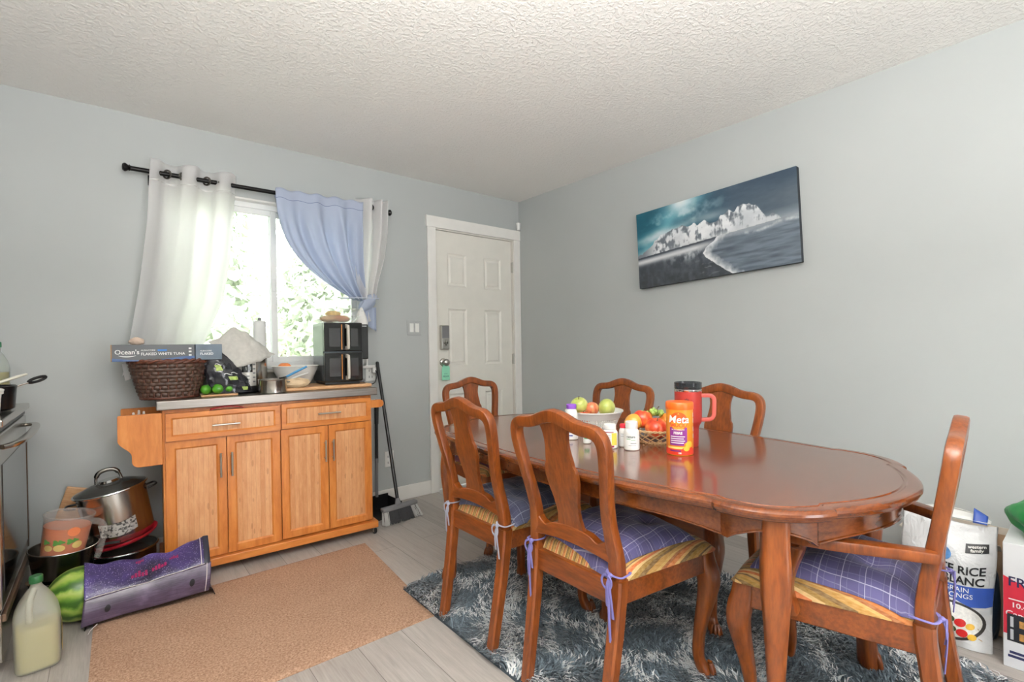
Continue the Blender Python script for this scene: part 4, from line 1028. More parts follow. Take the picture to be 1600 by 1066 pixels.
def produce_bag():
    t = thing('produce_bag', 'crumpled clear and green produce bag behind the limes', 'bag', (-2.385,-.315,CT+.011))
    b = MB()
    g = np.random.default_rng(9); fr = g.normal(size=(9,3))*4.2; ph = g.random(9)*6.28
    def fn(u, v):
        a = 2*PI*u; z = .225*v
        cx = -.045*(1-v)*0+(-.060*v+.035*(1-v)); w = .075*(1-.55*v)+.020*math.sin(PI*v)
        d = np.array([math.cos(a), math.sin(a), v*2]); k = 1+.26*(sum(abs(math.sin(float(fr[i]@d)+ph[i])) for i in range(9))/9-.6)*2
        return (cx+w*1.15*math.cos(a)*k, .0+w*.55*math.sin(a)*k, z)
    b.grid(fn, 44, 24, closeu=True); obj('bag_film', b, M['filmdark'], t, smooth=35)
    gmat = flat('lime_green_print',(170,192,100),.4,var=.4,vscale=60)
    for (u0,v0,du,dv) in ((.72,.62,.06,.13),(.80,.36,.075,.09),(.86,.10,.05,.08)):
        gr = MB(); gr.grid(lambda u,v: (lambda p: (p[0]*1.03, p[1]*1.06-.002, p[2]))(fn(u0+du*(u-.5),v0+dv*(v-.5))), 8, 8)
        obj('green_label', gr, gmat, t, smooth=40)
    wh = MB()
    for (u0,v0) in ((.74,.46),(.80,.48),(.70,.70)):
        p0 = fn(u0,v0); wh.sweep([ (lambda p:(p[0]*1.04,p[1]*1.08-.003,p[2]))(fn(u0+k*.012,v0+.02*math.sin(k))) for k in range(6)], .002, seg=6)
    obj('white_print', wh, M['plastic_w'], t)
    lv = MB(); crumple(lv, (0.005,.0,.075), (.048,.030,.07), 12, .3); obj('leafy_greens', lv, flat('dark_greens',(44,56,36),.7,var=.4,vscale=40), t, smooth=40)
produce_bag()
def cooker():
    t = thing('pressure_cooker', 'stainless steel electric pressure cooker with grey control panel under the towel', 'cooker', (-2.262,-.175,CT))
    ang = math.atan2(-3.2,-.62)
    b = MB(); b.lathe([(0,.034),(.112,.034),(.114,.04),(.114,.190),(.110,.194),(0,.194)], 44); obj('pot_body', b, M['steel'], t)
    b = MB(); b.lathe([(0,0),(.100,0),(.108,.006),(.113,.036),(0,.036)], 44); obj('base', b, M['black'], t)
    b = MB(); b.lathe([(0,.193),(.117,.193),(.118,.200),(.115,.206),(.095,.216),(.06,.224),(0,.227)], 44); obj('lid', b, M['black'], t)
    f = on_cyl(0,0,0,.1155,ang); p = MB(); 
    p.grid(lambda u,v: on_cyl(0,0,0,.1165+.004*math.sin(PI*u),ang)(-.055+.11*u,.040+.148*v), 16, 4); p.grid(lambda u,v: on_cyl(0,0,0,.112,ang)(-.055+.11*u,.040+.148*v), 16, 4)
    P = obj('control_panel', p, flat('silver_panel',(206,203,196),.35,.3), t, smooth=40)
    fr = on_cyl(0,0,0,.1215,ang); d = MB(); cyl_patch(d, fr, -.018,.036,.118,.168); obj('display', d, M['blackgloss'], P)
    k = MB()
    for i in range(5):
        for x in (-.044,.044): cyl_patch(k, fr, x-.007,x+.007,.060+.024*i,.068+.024*i,4)
    for i in range(3):
        for x in (-.018,.012): cyl_patch(k, fr, x-.008,x+.008,.056+.018*i,.063+.018*i,4)
    obj('panel_key', k, M['greyp'], P)
    s = MB()
    for dx in (.004,.018,.026): cyl_patch(s, on_cyl(0,0,0,.1222,ang), dx-.003,dx+.003,.128,.150,3)
    obj('display_digit', s, flat('lcd_grey',(120,124,124),.4), P)
cooker()
def towel():
    # cloth thrown over the lid: four corners with a lump in the middle, one corner hanging down in front
    Aq, Bq, Cq, Dq = Vector((-2.452,-.235,CT+.292)), Vector((-2.368,-.322,CT+.132)), Vector((-2.112,-.225,CT+.214)), Vector((-2.215,-.055,CT+.225))
    def fn(u, v):
        p = Aq.lerp(Bq,u).lerp(Dq.lerp(Cq,u),v)
        s = max(0,math.sin(PI*u))**.7*max(0,math.sin(PI*v))**.7
        lump = .118*s + .030*math.exp(-((u-.30)/.22)**2-((v-.38)/.25)**2)
        out = Vector((.015*math.sin(PI*v)*(u-.5), -.030*math.sin(PI*v)*max(0,u-.35)*1.6-.02*math.sin(PI*u)*(1-v), 0))
        z = p.z+lump+(.006*math.sin(19*u+7*v)+.005*math.sin(23*v-9*u)+.004*math.sin(33*u*v+3))*(.4+.6*s)
        return (p.x+out.x, p.y+out.y, z)
    m = MB(); m.grid(fn, 60, 60); o = obj('dish_towel', m, M['towel'], smooth=180, solid=.004); tag(o, 'crumpled grey dish towel draped over the pressure cooker', 'towel')
towel()
s = MB(); s.lathe([(0,0),(.034,0),(.036,.006),(.036,.302),(.030,.306),(.012,.308),(.012,.309),(0,.309)], 28); t = thing('paper_towel_roll', 'slim white paper roll standing on the window sill behind the towel', 'paper roll', (-2.142,.012,WZ0)); obj('paper_roll', s, flat('white_paper',(236,236,234),.9,var=.02), t)
s = MB(); s.lathe([(0,.300),(.010,.300),(.010,.322),(.006,.328),(0,.328)], 16); obj('holder_tip', s, M['greyp'], t)
def saucepan():
    t = thing('saucepan', 'small stainless saucepan at the front of the worktop', 'saucepan', (-2.166,-.388,CT))
    p = MB(); p.lathe([(0,0),(.068,0),(.073,.005),(.0735,.072),(.076,.076),(.0745,.078),(.071,.074),(.070,.008),(0,.006)], 44); obj('pan_body', p, M['steel'], t)
    h = MB(); h.sweep(smooth_path([(.070,.02,.062),(.10,.034,.068),(.15,.055,.083),(.215,.082,.098)],16), [.006]*5+[.008]*11, [.0045]*5+[.006]*11, seg=10, dref=(0,0,1)); obj('handle', h, M['plastic_w'], t)
    for a in (-1,): 
        l = MB(); l.sweep(smooth_path([(.071,-.016,.058),(.088,-.014,.058),(.088,.012,.058),(.071,.014,.058)],12), .003, seg=8); obj('loop_handle', l, M['steel'], t)
    u = thing('scrub_brush', 'blue handled brush resting across the saucepan', 'brush', (-2.10,-.372,CT+.083))
    h = MB(); h.sweep([(.008,0,.002),(.060,.012,.026),(.130,.026,.056)], [.0075,.0085,.007], [.006,.007,.006], seg=10, dref=(0,0,1)); obj('brush_handle', h, flat('sky_blue_plastic',(84,160,214),.3), u)
    h = MB(); h.sweep([(-.028,-.008,-.0025),(.010,0,.003)], [.010,.006], [.005,.005], seg=8, dref=(0,0,1)); obj('brush_head', h, M['black'], u)
saucepan()
def bowl():
    t = thing('mixing_bowl', 'white mixing bowl holding fruit between the saucepan and the air fryer', 'bowl', (-1.985,-.175,CT))
    b = MB(); b.lathe([(0,0),(.058,0),(.064,.006),(.098,.055),(.122,.112),(.130,.136),(.135,.140),(.130,.143),(.119,.128),(.094,.062),(.060,.013),(0,.010)], 48); obj('bowl_body', b, M['plastic_w'], t)
bowl()
M['peach'] = flat('peach_skin',(226,132,72),.55,var=.25,vscale=20)
def round_fruit(name, label, cat, loc, r, mat, group=None, stem=True, dimple=.18, tilt=(0,0), squash=.94):
    prof = []
    for j in range(19):
        b = PI*j/18; rr = math.sin(b); z = -math.cos(b)*squash
        z -= dimple*math.exp(-(rr/.30)**2)*(1 if z > 0 else -.5)
        prof.append((rr*(1+.05*math.cos(b)*-1), z))
    prof[0] = (0,prof[0][1]); prof[-1] = (0,prof[-1][1])
    m = MB(); T = Euler((tilt[0],tilt[1],0)).to_matrix().to_4x4()
    m.lathe([(a*r,z*r) for a,z in prof], 28, T); t = thing(name, label, cat, loc, 0, group); obj('fruit_flesh', m, mat, t, smooth=180)
    if stem:
        s = MB(); s.sweep([T @ Vector((0,0,r*(squash-dimple-.02))), T @ Vector((r*.05,0,r*(squash+.02))), T @ Vector((r*.14,0,r*(squash+.16)))], [r*.05,r*.045,r*.06], seg=6); obj('stem', s, M['stem'], t)
    return t
M['stem'] = flat('brown_stem',(86,64,36),.8)
round_fruit('peach', 'orange peach peeking over the rim of the white mixing bowl', 'fruit', (-2.045,-.165,CT+.128), .038, M['peach'], stem=False)
b = MB(); crumple(b, (0,0,.026), (.066,.030,.027), 21, .22); o = obj('paper_bag', b, flat('beige_wrapper',(214,188,152),.6,var=.15), loc=(-2.035,-.372,CT+.0205), smooth=50); tag(o, 'crumpled beige wrapper on the cutting board behind the saucepan handle', 'wrapper')
bd = MB(); bd.box((-.265,-.165,0),(.265,.165,.020)); o = obj('cutting_board', bd, M['maple'], loc=(-1.848,-.232,CT), smooth=0, bevel=.006, bseg=3); o.rotation_euler.z = CA; tag(o, 'wide wooden cutting board under the black air fryer', 'board')
def air_fryer():
    t = thing('air_fryer', 'glossy black air fryer with two stacked baskets on the cutting board', 'air fryer', (-1.868,-.352,CT+.021), -.085)
    W, D, Hh = .236, .285, .385
    b = MB(); b.box((0,.018,.014),(W,D,Hh)); obj('housing', b, flat('dark_grey_housing',(86,92,96),.22,.75,var=.05), t, smooth=0, bevel=.008, bseg=3)
    b = MB(); b.box((.012,.03,0),(W-.012,D-.02,.016)); obj('base', b, M['black'], t, smooth=0, bevel=.003)
    for z0, z1 in ((.020,.198),(.204,.383)):
        d = MB(); d.box((.001,-.004,z0),(W-.001,.020,z1)); bk = obj('basket_front', d, M['blackgloss'], t, smooth=0, bevel=.006, bseg=3)
        w_ = MB(); w_.box((.030,-.0058,z0+.030),(.098,-.0035,z1-.035)); w_.box((.160,-.0058,z0+.030),(.206,-.0035,z1-.035)); obj('viewing_window', w_, flat('smoked_window',(58,58,60),.06,var=.05,coat=1), bk, smooth=0, bevel=.001)
        h = MB(); h.sweep([(.135,-.002,z0+.020),(.135,-.038,z0+.026),(.135,-.040,z0+.05),(.135,-.040,z1-.05),(.135,-.038,z1-.028),(.135,-.002,z1-.022)], [.013]*6, [.008]*6, dref=(1,0,0), sect=[(y,x) for x,y in RSQ2]); obj('handle', h, M['plastic_h'], bk, smooth=40)
        c = MB(); c.box((.103,-.006,z0+.012),(.108,-.003,z1-.012)); obj('copper_strip', c, flat('copper_trim',(178,116,58),.3,.8), bk, smooth=0)
M['plastic_h'] = flat('pale_grey_handle',(196,190,178),.35,var=.03)
air_fryer()
t = thing('coffee_maker', 'black coffee maker standing behind the right side of the air fryer', 'coffee maker', (-1.628,-.150,CT+.021))
b = MB(); b.box((0,-.11,.150),(.082,.10,.380)); obj('brew_housing', b, M['blackgloss'], t, smooth=0, bevel=.006)
b = MB(); b.box((0,-.10,0),(.060,.09,.022)); obj('base', b, M['greyp'], t, smooth=0, bevel=.004)
b = MB(); b.lathe([(0,.024),(.026,.024),(.029,.03),(.029,.110),(.022,.132),(.020,.148),(0,.148)], 24, Matrix.Translation((.033,-.05,0))); obj('carafe', b, flat('pale_carafe',(200,200,200),.25,.2), t)
b = MB(); b.box((.005,.03,.02),(.055,.095,.152)); obj('water_tank', b, M['greyp'], t, smooth=0, bevel=.003)
b = MB(); b.box((.020,-.1105,.364),(.070,-.1095,.371)); obj('trim_strip', b, M['chrome'], t, smooth=0)
def fryer_top():
    z = CT+.021+.3865
    t = thing('pastry_tray', 'clear plastic tray on top of the air fryer', 'tray', (-1.755,-.235,z))
    b = MB()
    b.grid(lambda u,v: (lambda a,k: ((.108+.040*k)*(abs(math.cos(a))**.5)*np.sign(math.cos(a)), (.080+.03*k)*(abs(math.sin(a))**.5)*np.sign(math.sin(a)), .001+.042*k))(2*PI*u+.01, v), 40, 6, closeu=True)
    b.grid(lambda u,v: (-.108+.216*u, -.08+.16*v, .001), 4, 4); obj('tray_shell', b, M['clearp'], t, smooth=50)
    for i,(x,y,zz,r,l,c) in enumerate(((-.045,-.01,.034,.034,'golden flat pastry at the left of the clear tray',(222,176,120)),(.035,-.015,.036,.034,'orange glazed pastry in the middle of the clear tray',(214,142,92)),(.0,.035,.070,.032,'pale yellow pastry on top of the others in the clear tray',(236,208,150)))):
        m = MB(); crumple(m, (0,0,0), (r*1.5,r*.95,r*.62), 31+i, .10, 26, 14); o = obj('pastry', m, flat('pastry_%s' % 'abc'[i], c, .6, var=.2, vscale=30), loc=(-1.755+x,-.235+y,z+zz-.010), smooth=180); tag(o, l, 'pastry', 'pastries in the clear tray')
    lid = MB(); lid.grid(lambda u,v: (-.15+.30*u, -.11+.22*v, .020*math.sin(PI*u)**.4*math.sin(PI*v)**.4+.004*math.sin(17*u+5*v)), 24, 18)
    o = obj('cling_film', lid, M['clearp'], loc=(-1.755,-.235,z+.078), smooth=60); tag(o, 'wrinkled clear film over the pastry tray', 'film')
    b = MB(); 
    def fn(u,v):
        a = 2*PI*u; w = .042*(1-v**1.6*.86); return (w*1.1*math.cos(a)*(1+.10*math.sin(5*a)), w*.8*math.sin(a)*(1+.1*math.sin(4*a+1)), .115*v)
    b.grid(fn, 28, 16, closeu=True); o = obj('paper_bag', b, flat('white_bag_paper',(232,230,226),.7,var=.06), loc=(-1.560,-.185,CT+.021+.381), smooth=50); tag(o, 'pointed white paper bag on top of the black coffee maker', 'bag')
fryer_top()
rc = MB(); rc.grid(lambda u,v: (-.075+.150*u, -.012+.16*v, .002+.012*math.sin(PI*min(1,u*1.02))**.7*(1-.3*v)), 20, 8); o = obj('folded_cloth', rc, flat('red_cloth',(196,48,52),.7,var=.1), loc=(-2.405,-.462,.8405), smooth=180, solid=.0015); o.rotation_euler.z = CA; tag(o, 'red cloth sticking up out of the left drawer', 'cloth')
# papery bulbs in the spice shelf
for i,(x,y,l) in enumerate(((-1.170,.10,'papery garlic bulb at the outer end of the cart side shelf'),(-1.130,.13,'papery garlic bulb in the middle of the cart side shelf'),(-1.150,.20,'papery garlic bulb at the back of the cart side shelf'))):
    g = MB(); g.lathe([(0,0),(.016,.001),(.030,.012),(.034,.028),(.028,.046),(.014,.060),(.006,.074),(.005,.088),(0,.090)], 20); p = cart_pt(x,y,.7375); o = obj('garlic_bulb', g, flat('garlic_%s' % 'abc'[i],(214,196,184),.7,var=.12,vscale=40), loc=p, smooth=180); o.scale = (1,1,1.25); tag(o, l, 'garlic', 'garlic in the side shelf')
# ------------------------------------------------------------------ brooms beside the cart
t = thing('broom', 'black broom with grey and white bristles leaning beside the cart', 'broom', (-1.415,-.395,0))
h = MB(); h.sweep([(.0,.010,.125),(.025,.350,1.035)], .0115, seg=12); h.ball((.025,.350,1.037),.0125,12,8); obj('broom_handle', h, M['black'], t)
br_rot = Matrix.Rotation(.12,4,'Z')
s = MB(); s.box((-.125,-.022,.085),(.140,.024,.112), br_rot); s.sweep([(.0,.008,.105),(.0,.012,.150)], [.022,.014], seg=14); obj('broom_head', s, M['greyp'], t, smooth=30, bevel=.008)
bm_, bw_ = MB(), MB(); g = np.random.default_rng(3)
for i in range(420):
    x = -.118+.25*g.random(); y = -.018+.036*g.random(); sp = 1.14
    a = br_rot @ Vector((x,y,.088)); b = br_rot @ Vector((x*sp+.02*(g.random()-.5)+.012, y*1.5-.015, .003+.006*g.random()))
    (bw_ if (x > .085 or x < -.075) and g.random() < .85 else bm_).sweep([a,b], .0019, seg=4)
obj('dark_bristles', bm_, flat('dark_bristle',(66,66,68),.6), t, smooth=0); obj('pale_bristles', bw_, flat('pale_bristle',(206,206,204),.6), t, smooth=0)
t = thing('dustpan', 'black upright dustpan with long handle beside the cart behind the broom', 'dustpan', (-1.452,-.175,0), .05)
d = MB(); d.box((-.12,-.13,.001),(.12,.10,.005)); d.box((-.12,-.10,.001),(-.114,.10,.085)); d.box((.114,-.10,.001),(.12,.10,.085)); d.box((-.12,.094,.001),(.12,.10,.10)); obj('pan', d, M['black'], t, smooth=0, bevel=.003)
h = MB(); h.sweep([(.03,.092,.09),(.040,.105,.36)], .0105, seg=12); obj('lower_pole', h, M['greyp'], t); h = MB(); h.sweep([(.040,.105,.33),(.062,.140,.74)], .0115, seg=12); obj('pole', h, M['black'], t)
h = MB(); h.sweep([(.060,.138,.60),(.066,.145,.745),(.067,.146,.775)], [.014,.016,.010], seg=12); obj('grip', h, M['blackrub'], t)

# ------------------------------------------------------------------ stove against the left wall
SX = -3.182
st = thing('stove', 'stainless steel range with black glass oven door at the left edge', 'stove', (SX,0,0))
y0, y1 = -.885, -.125
b = MB(); b.box((-.640,y0,.03),(-.030,y1,.885)); b.box((-.60,y0+.02,0),(-.08,y1-.02,.035)); obj('range_body', b, M['steel_d'], st, smooth=0, bevel=.004)
b = MB(); b.box((-.650,y0-.004,.885),(.012,y1+.004,.912)); obj('cooktop_rim', b, M['steel'], st, smooth=0, bevel=.006)
b = MB(); b.box((-.62,y0+.025,.911),(-.03,y1-.025,.9155)); obj('glass_cooktop', b, M['blackgloss'], st, smooth=0)
b = MB(); b.box((-.030,y0,.862),(-.004,y1,.886)); obj('vent_strip', b, M['black'], st, smooth=0)
b = MB(); b.box((-.032,y0+.003,.235),(.0,y1-.003,.858)); od = obj('oven_door', b, M['steel'], st, smooth=0, bevel=.006)
b = MB(); b.box((-.001,y0+.055,.285),(.0022,y1-.045,.745)); obj('oven_window', b, M['blackgloss'], od, smooth=0, bevel=.001)
b = MB(); b.box((.0016,y1-.042,.245),(.0040,y1-.022,.76)); obj('door_trim', b, flat('bronze_trim',(84,62,44),.3,.7), od, smooth=0)
P = smooth_path([(.004,y0+.03,.812),(.026,y0+.035,.815),(.044,y0+.12,.815),(.052,(y0+y1)/2,.815),(.044,y1-.12,.815),(.026,y1-.035,.815),(.004,y1-.03,.812)], 40, 3)
h = MB(); h.sweep(P, [.014]*40, [.0085]*40, dref=(0,0,1), sect=[(y,x) for x,y in RSQ2]); obj('oven_handle', h, M['steel'], od, smooth=50)
b = MB(); b.box((-.030,y0+.003,.050),(-.002,y1-.003,.225)); dr = obj('storage_drawer', b, M['steel'], st, smooth=0, bevel=.005)
b = MB(); b.box((-.003,y0+.003,.195),(.010,y1-.003,.223)); obj('drawer_lip', b, flat('worn_brown_trim',(116,92,74),.35,.5), dr, smooth=0, bevel=.003)
SZ = .916
t = thing('oil_bottle', 'clear bottle of golden cooking oil with green cap on the stove', 'bottle', (-3.255,-.300,SZ))
prof = [(0,0),(.040,0),(.044,.006),(.044,.105),(.040,.118),(.043,.130),(.043,.165),(.038,.195),(.024,.225),(.015,.240),(.014,.262),(0,.262)]
b = MB(); b.lathe(prof, 32); obj('bottle_body', b, M['oilglass'], t)
b = MB(); b.lathe([(0,.003),(.037,.003),(.041,.008),(.041,.104),(.037,.118),(.040,.130),(.040,.150),(0,.150)], 32); obj('oil', b, flat('golden_oil',(168,150,66),.15,var=.05), t)
b = MB(); b.lathe([(0,.258),(.018,.258),(.018,.280),(.008,.286),(.006,.300),(0,.300)], 20); obj('cap', b, flat('green_cap',(40,110,70),.4), t)
t = thing('saucepan', 'dark cooking pot with black loop handle standing on the stove', 'saucepan', (-3.290,-.505,SZ))
b = MB(); b.lathe([(0,0),(.100,0),(.112,.008),(.118,.085),(.120,.098),(.116,.100),(.113,.085),(.106,.012),(0,.008)], 44); obj('pot_body', b, M['potdark'] if 'potdark' in M else M['steel_d'], t)
b = MB(); b.sweep(smooth_path([(.104,.050,.090),(.125,.062,.098),(.150,.078,.106)],10), .004, seg=8); obj('handle_wire', b, M['chrome'], t)
b = MB(); pts = [(.146+.030*(1+math.cos(a))*.86, .076+.030*(1+math.cos(a))*.50-.006*math.sin(a), .107+.009*(1+math.cos(a))+.0085*math.sin(a)) for a in np.linspace(0,2*PI,28)[:-1]]; b.sweep(pts, .0062, seg=8, closed=True); obj('handle', b, M['blackrub'], t)
t = thing('spatula', 'white handled spatula lying across the pot on the stove', 'spatula', (-3.255,-.560,SZ+.104))
b = MB(); b.sweep([(-.02,-.015,-.012),(.03,.012,.008),(.085,.040,.030),(.112,.054,.040)], [.008,.011,.014,.011], [.005,.006,.006,.004], dref=(0,0,1), seg=10); obj('spatula_handle', b, flat('ivory_plastic',(226,222,206),.35), t)
b = MB(); b.box((-.10,-.055,-.018),(-.015,.010,-.013)); obj('spatula_blade', b, M['steel'], t, smooth=0, bevel=.002)
t = thing('plastic_tub', 'white plastic tub at the front corner of the stove', 'tub', (-3.235,-.690,SZ))
b = MB(); b.lathe([(0,0),(.034,0),(.040,.075),(.046,.078),(.046,.086),(.040,.088),(.036,.08),(.031,.006),(0,.004)], 32); obj('tub_body', b, M['plastic_w'], t)
b = MB(); b.lathe([(0,.087),(.047,.087),(.048,.094),(.040,.098),(0,.098)], 32); obj('lid', b, M['plastic_w'], t)

# ------------------------------------------------------------------ pots, jug, melon and bag in the corner
def ring_pts(r, z, n=40): return [(r*math.cos(2*PI*i/n), r*math.sin(2*PI*i/n), z) for i in range(n)]
t = thing('cooking_pot', 'wide dark pot with glass lid on the floor under the tilted stockpot', 'pot', (-2.835,-.225,0)); t.scale = (.84,.84,1.0)
b = MB(); b.lathe([(0,0),(.148,0),(.158,.008),(.160,.160),(.166,.164),(.162,.168),(.156,.160),(.150,.012),(0,.008)], 48); obj('pot_body', b, M['steel_d'], t)
b = MB(); b.lathe([(0,.1825),(.10,.180),(.150,.171),(.168,.168),(.168,.1645),(.150,.166),(0,.176)], 48); l = obj('lid', b, M['tintglass'], t)
b = MB(); b.sweep(ring_pts(.167,.167), .005, seg=8, closed=True); obj('lid_rim', b, M['chrome'], l)
for a in (-2.0, 1.1):
    h = MB(); ca, sa = math.cos(a), math.sin(a); h.sweep(smooth_path([(ca*.158-sa*.04,sa*.158+ca*.04,.130),(ca*.205-sa*.035,sa*.205+ca*.035,.136),(ca*.205+sa*.035,sa*.205-ca*.035,.136),(ca*.158+sa*.04,sa*.158-ca*.04,.130)],16), .006, seg=8); obj('handle', h, M['black'], t)
TL = Matrix.Rotation(-.165,4,'Y')
s = MB(); s.lathe([(0,0),(.135,0),(.150,.010),(.156,.022),(.152,.022),(.134,.006),(0,.005)], 44, TL); o = obj('red_plate', s, flat('red_silicone',(186,24,44),.35), loc=(-2.845,-.235,.2105), smooth=60); tag(o, 'red shallow plate between the stockpot and the pot below it', 'plate')
t = thing('stockpot', 'tall stainless steel stockpot with glass lid tilted on the pots beside the cart', 'pot', (-2.838,-.215,.2205)); t.rotation_euler = (0,-.165,0)
b = MB(); b.lathe([(0,0),(.122,0),(.132,.008),(.136,.03),(.138,.245),(.144,.249),(.140,.253),(.134,.246),(.128,.012),(0,.008)], 52); obj('pot_body', b, M['steel'], t)
b = MB(); b.lathe([(0,.292),(.05,.288),(.10,.274),(.138,.256),(.146,.252),(.146,.2495),(.138,.2515),(.10,.268),(0,.286)], 52); l = obj('lid', b, M['tintglass'], t)
b = MB(); b.sweep(ring_pts(.146,.252), .0045, seg=8, closed=True); b.lathe([(0,.287),(.045,.284),(.048,.288),(.040,.298),(0,.300)], 32); obj('lid_rim', b, M['chrome'], l)
h = MB(); P = smooth_path([(-.050,-.01,.290),(-.046,-.01,.318),(-.034,-.01,.342),(0,-.01,.350),(.034,-.01,.342),(.046,-.01,.318),(.050,-.01,.290)],26); h.sweep(P, [.006]*5+[.010]*16+[.006]*5, [.005]*5+[.007]*16+[.005]*5, dref=(0,1,0), seg=10); obj('lid_handle', h, M['steel_d'], l)
for a in (.15, PI-.1):
    h = MB(); ca, sa = math.cos(a), math.sin(a); h.sweep(smooth_path([(ca*.137-sa*.04,sa*.137+ca*.04,.205),(ca*.180-sa*.036,sa*.180+ca*.036,.212),(ca*.180+sa*.036,sa*.180-ca*.036,.212),(ca*.137+sa*.04,sa*.137-ca*.04,.205)],16), .005, seg=8); obj('handle', h, M['black'], t)
f = on_cyl(0,0,0,.1392,math.atan2(-3.1,-.05)); lb = MB(); lb.grid(lambda u,v: f(-.075+.15*u, .055+.062*v-.012*math.sin(PI*u)), 18, 4)
obj('worn_label', lb, None, t, smooth=180)
n = NT('worn_label'); k = n.noise(n.coord(), 90, 3); n.set(Base_Color=n.ramp(k,[(.40,lin((60,58,56))),(.5,lin((176,172,166)))]), Roughness=.5, Metallic=.3); t.children[-1].data.materials.append(n.m)
o = obj('wooden_board', MB().box((-.13,-.009,0),(.13,.009,.27)), M['maple'], loc=(-3.005,-.045,.130), smooth=0, bevel=.006); o.rotation_euler = (-.06,.30,0); o.location.z = .175; tag(o, 'tan wooden board behind the pots against the grey wall', 'board')
t = thing('cooking_pot', 'low dark pot with chrome lid on the floor behind the watermelon', 'pot', (-3.068,-.340,0)); t.scale = (.86,.86,1.0)
b = MB(); b.lathe([(0,0),(.108,0),(.116,.008),(.118,.130),(.123,.134),(.118,.137),(.112,.12),(.108,.010),(0,.008)], 44); obj('pot_body', b, M['steel_d'], t)
b = MB(); b.lathe([(0,.152),(.06,.150),(.115,.140),(.126,.137),(.126,.1335),(.10,.137),(0,.146)], 44); obj('lid', b, M['chrome'], t)
t = thing('frying_pan', 'deep dark frying pan holding the orange pitcher beside the stove', 'pan', (-3.052,-.372,.1525)); t.rotation_euler = (.03,.05,0)
b = MB(); b.lathe([(0,0),(.088,0),(.100,.008),(.116,.100),(.122,.122),(.119,.124),(.112,.10),(.096,.014),(0,.006)], 48); obj('pan_body', b, M['steel_d'], t)
b = MB(); b.sweep(ring_pts(.1205,.123), .0028, seg=8, closed=True); obj('pan_rim', b, M['steel'], t)
b = MB(); P = smooth_path([(.112,-.03,.104),(.150,-.045,.116),(.195,-.06,.118)],14); b.sweep(P, [.011]*14, [.006]*14, dref=(0,0,1), seg=10); obj('pan_handle', b, M['blackrub'], t)
def pitcher():
    t = thing('juice_pitcher', 'clear plastic pitcher of orange drink with painted lemons tilted in the frying pan', 'pitcher', (-3.064,-.376,.170)); t.rotation_euler = (.03,.165,0); t.scale = (1.03,1.03,1.12)
    b = MB(); b.lathe([(0,0),(.066,0),(.071,.005),(.084,.205),(.088,.225),(.086,.227),(.081,.205),(.068,.009),(0,.006)], 48); obj('pitcher_body', b, M['frost'], t)
    b = MB(); b.lathe([(0,.004),(.0690,.006),(.0800,.178),(.0800,.181),(0,.181)], 48); obj('orange_drink', b, flat('orange_drink',(222,120,68),.3,var=.08), t)
    h = MB(); P = smooth_path([(.076,-.040,.200),(.108,-.062,.205),(.128,-.074,.180),(.126,-.073,.120),(.118,-.068,.060)],22); h.sweep(P, [.013]*22, [.007]*22, dref=(.5,.86,0), seg=10); obj('handle', h, M['frost'], t)
    r = MB(); P = [(.0865*math.cos(a), .0865*math.sin(a), .222) for a in np.linspace(0,2*PI,50)[:-1]]; r.sweep(P, .0035, seg=8, closed=True); obj('rim', r, M['frost'], t)
    rr = lambda z: .0712+(.084-.0712)*(z-.005)/.2+.0008
    def pat(a0): return lambda x, z: ((rr(z))*math.cos(a0+x/rr(z)), rr(z)*math.sin(a0+x/rr(z)), z)
    gr, og = MB(), MB(); lemon_ = flat('lemon_paint',(226,196,120),.4); A0 = -PI/2-.05
    for x,z,rx,rz_ in ((-.050,.108,.017,.012),(-.010,.110,.020,.013),(.050,.118,.019,.014)):
        ye = MB(); patch_poly(ye, pat(A0), circle(x,z,rx,18,rz_)); obj('painted_lemon', ye, lemon_, t)
    for x,z,r in ((-.062,.130,.013),(-.022,.130,.014),(-.006,.133,.011),(.024,.134,.014),(.040,.138,.010)): patch_poly(gr, pat(A0), [(x+r*math.cos(a)*(1+.3*math.cos(3*a)), z+r*.7*math.sin(a)*(1+.3*math.cos(3*a))) for a in np.linspace(0,2*PI,20)[:-1]])
    patch_poly(og, pat(A0), circle(.030,.172,.022,20,.018))
    obj('painted_leaves', gr, flat('leaf_paint',(96,150,70),.4), t); obj('painted_orange', og, flat('orange_paint',(232,132,84),.4), t)
pitcher()
n = NT('watermelon_rind'); v = n.coord((1,1,1)); ws = n.sep(v); nz_ = n.noise(v, 16, 4)
ang = n.math('ARCTAN2', ws[2], ws[1]); stv = n.math('SINE', n.math('ADD', n.math('MULTIPLY', ang, 9.0), n.math('MULTIPLY', nz_, 7.0)))
n.set(Base_Color=n.ramp(n.math('ADD', n.math('MULTIPLY', stv,.28), n.math('MULTIPLY', nz_, .8)), [(.12,lin((58,98,34))),(.35,lin((98,138,50))),(.6,lin((150,176,78))),(.85,lin((190,202,118)))]), Roughness=.35); M['melon'] = n.m
b = MB(); b.ball((0,0,0),(.112,.104,.112),40,24); o = obj('watermelon', b, M['melon'], loc=(-2.990,-.565,.114), smooth=180); o.rotation_euler = (.2,.08,.12); tag(o, 'striped green watermelon half inside the purple mesh bag', 'watermelon')
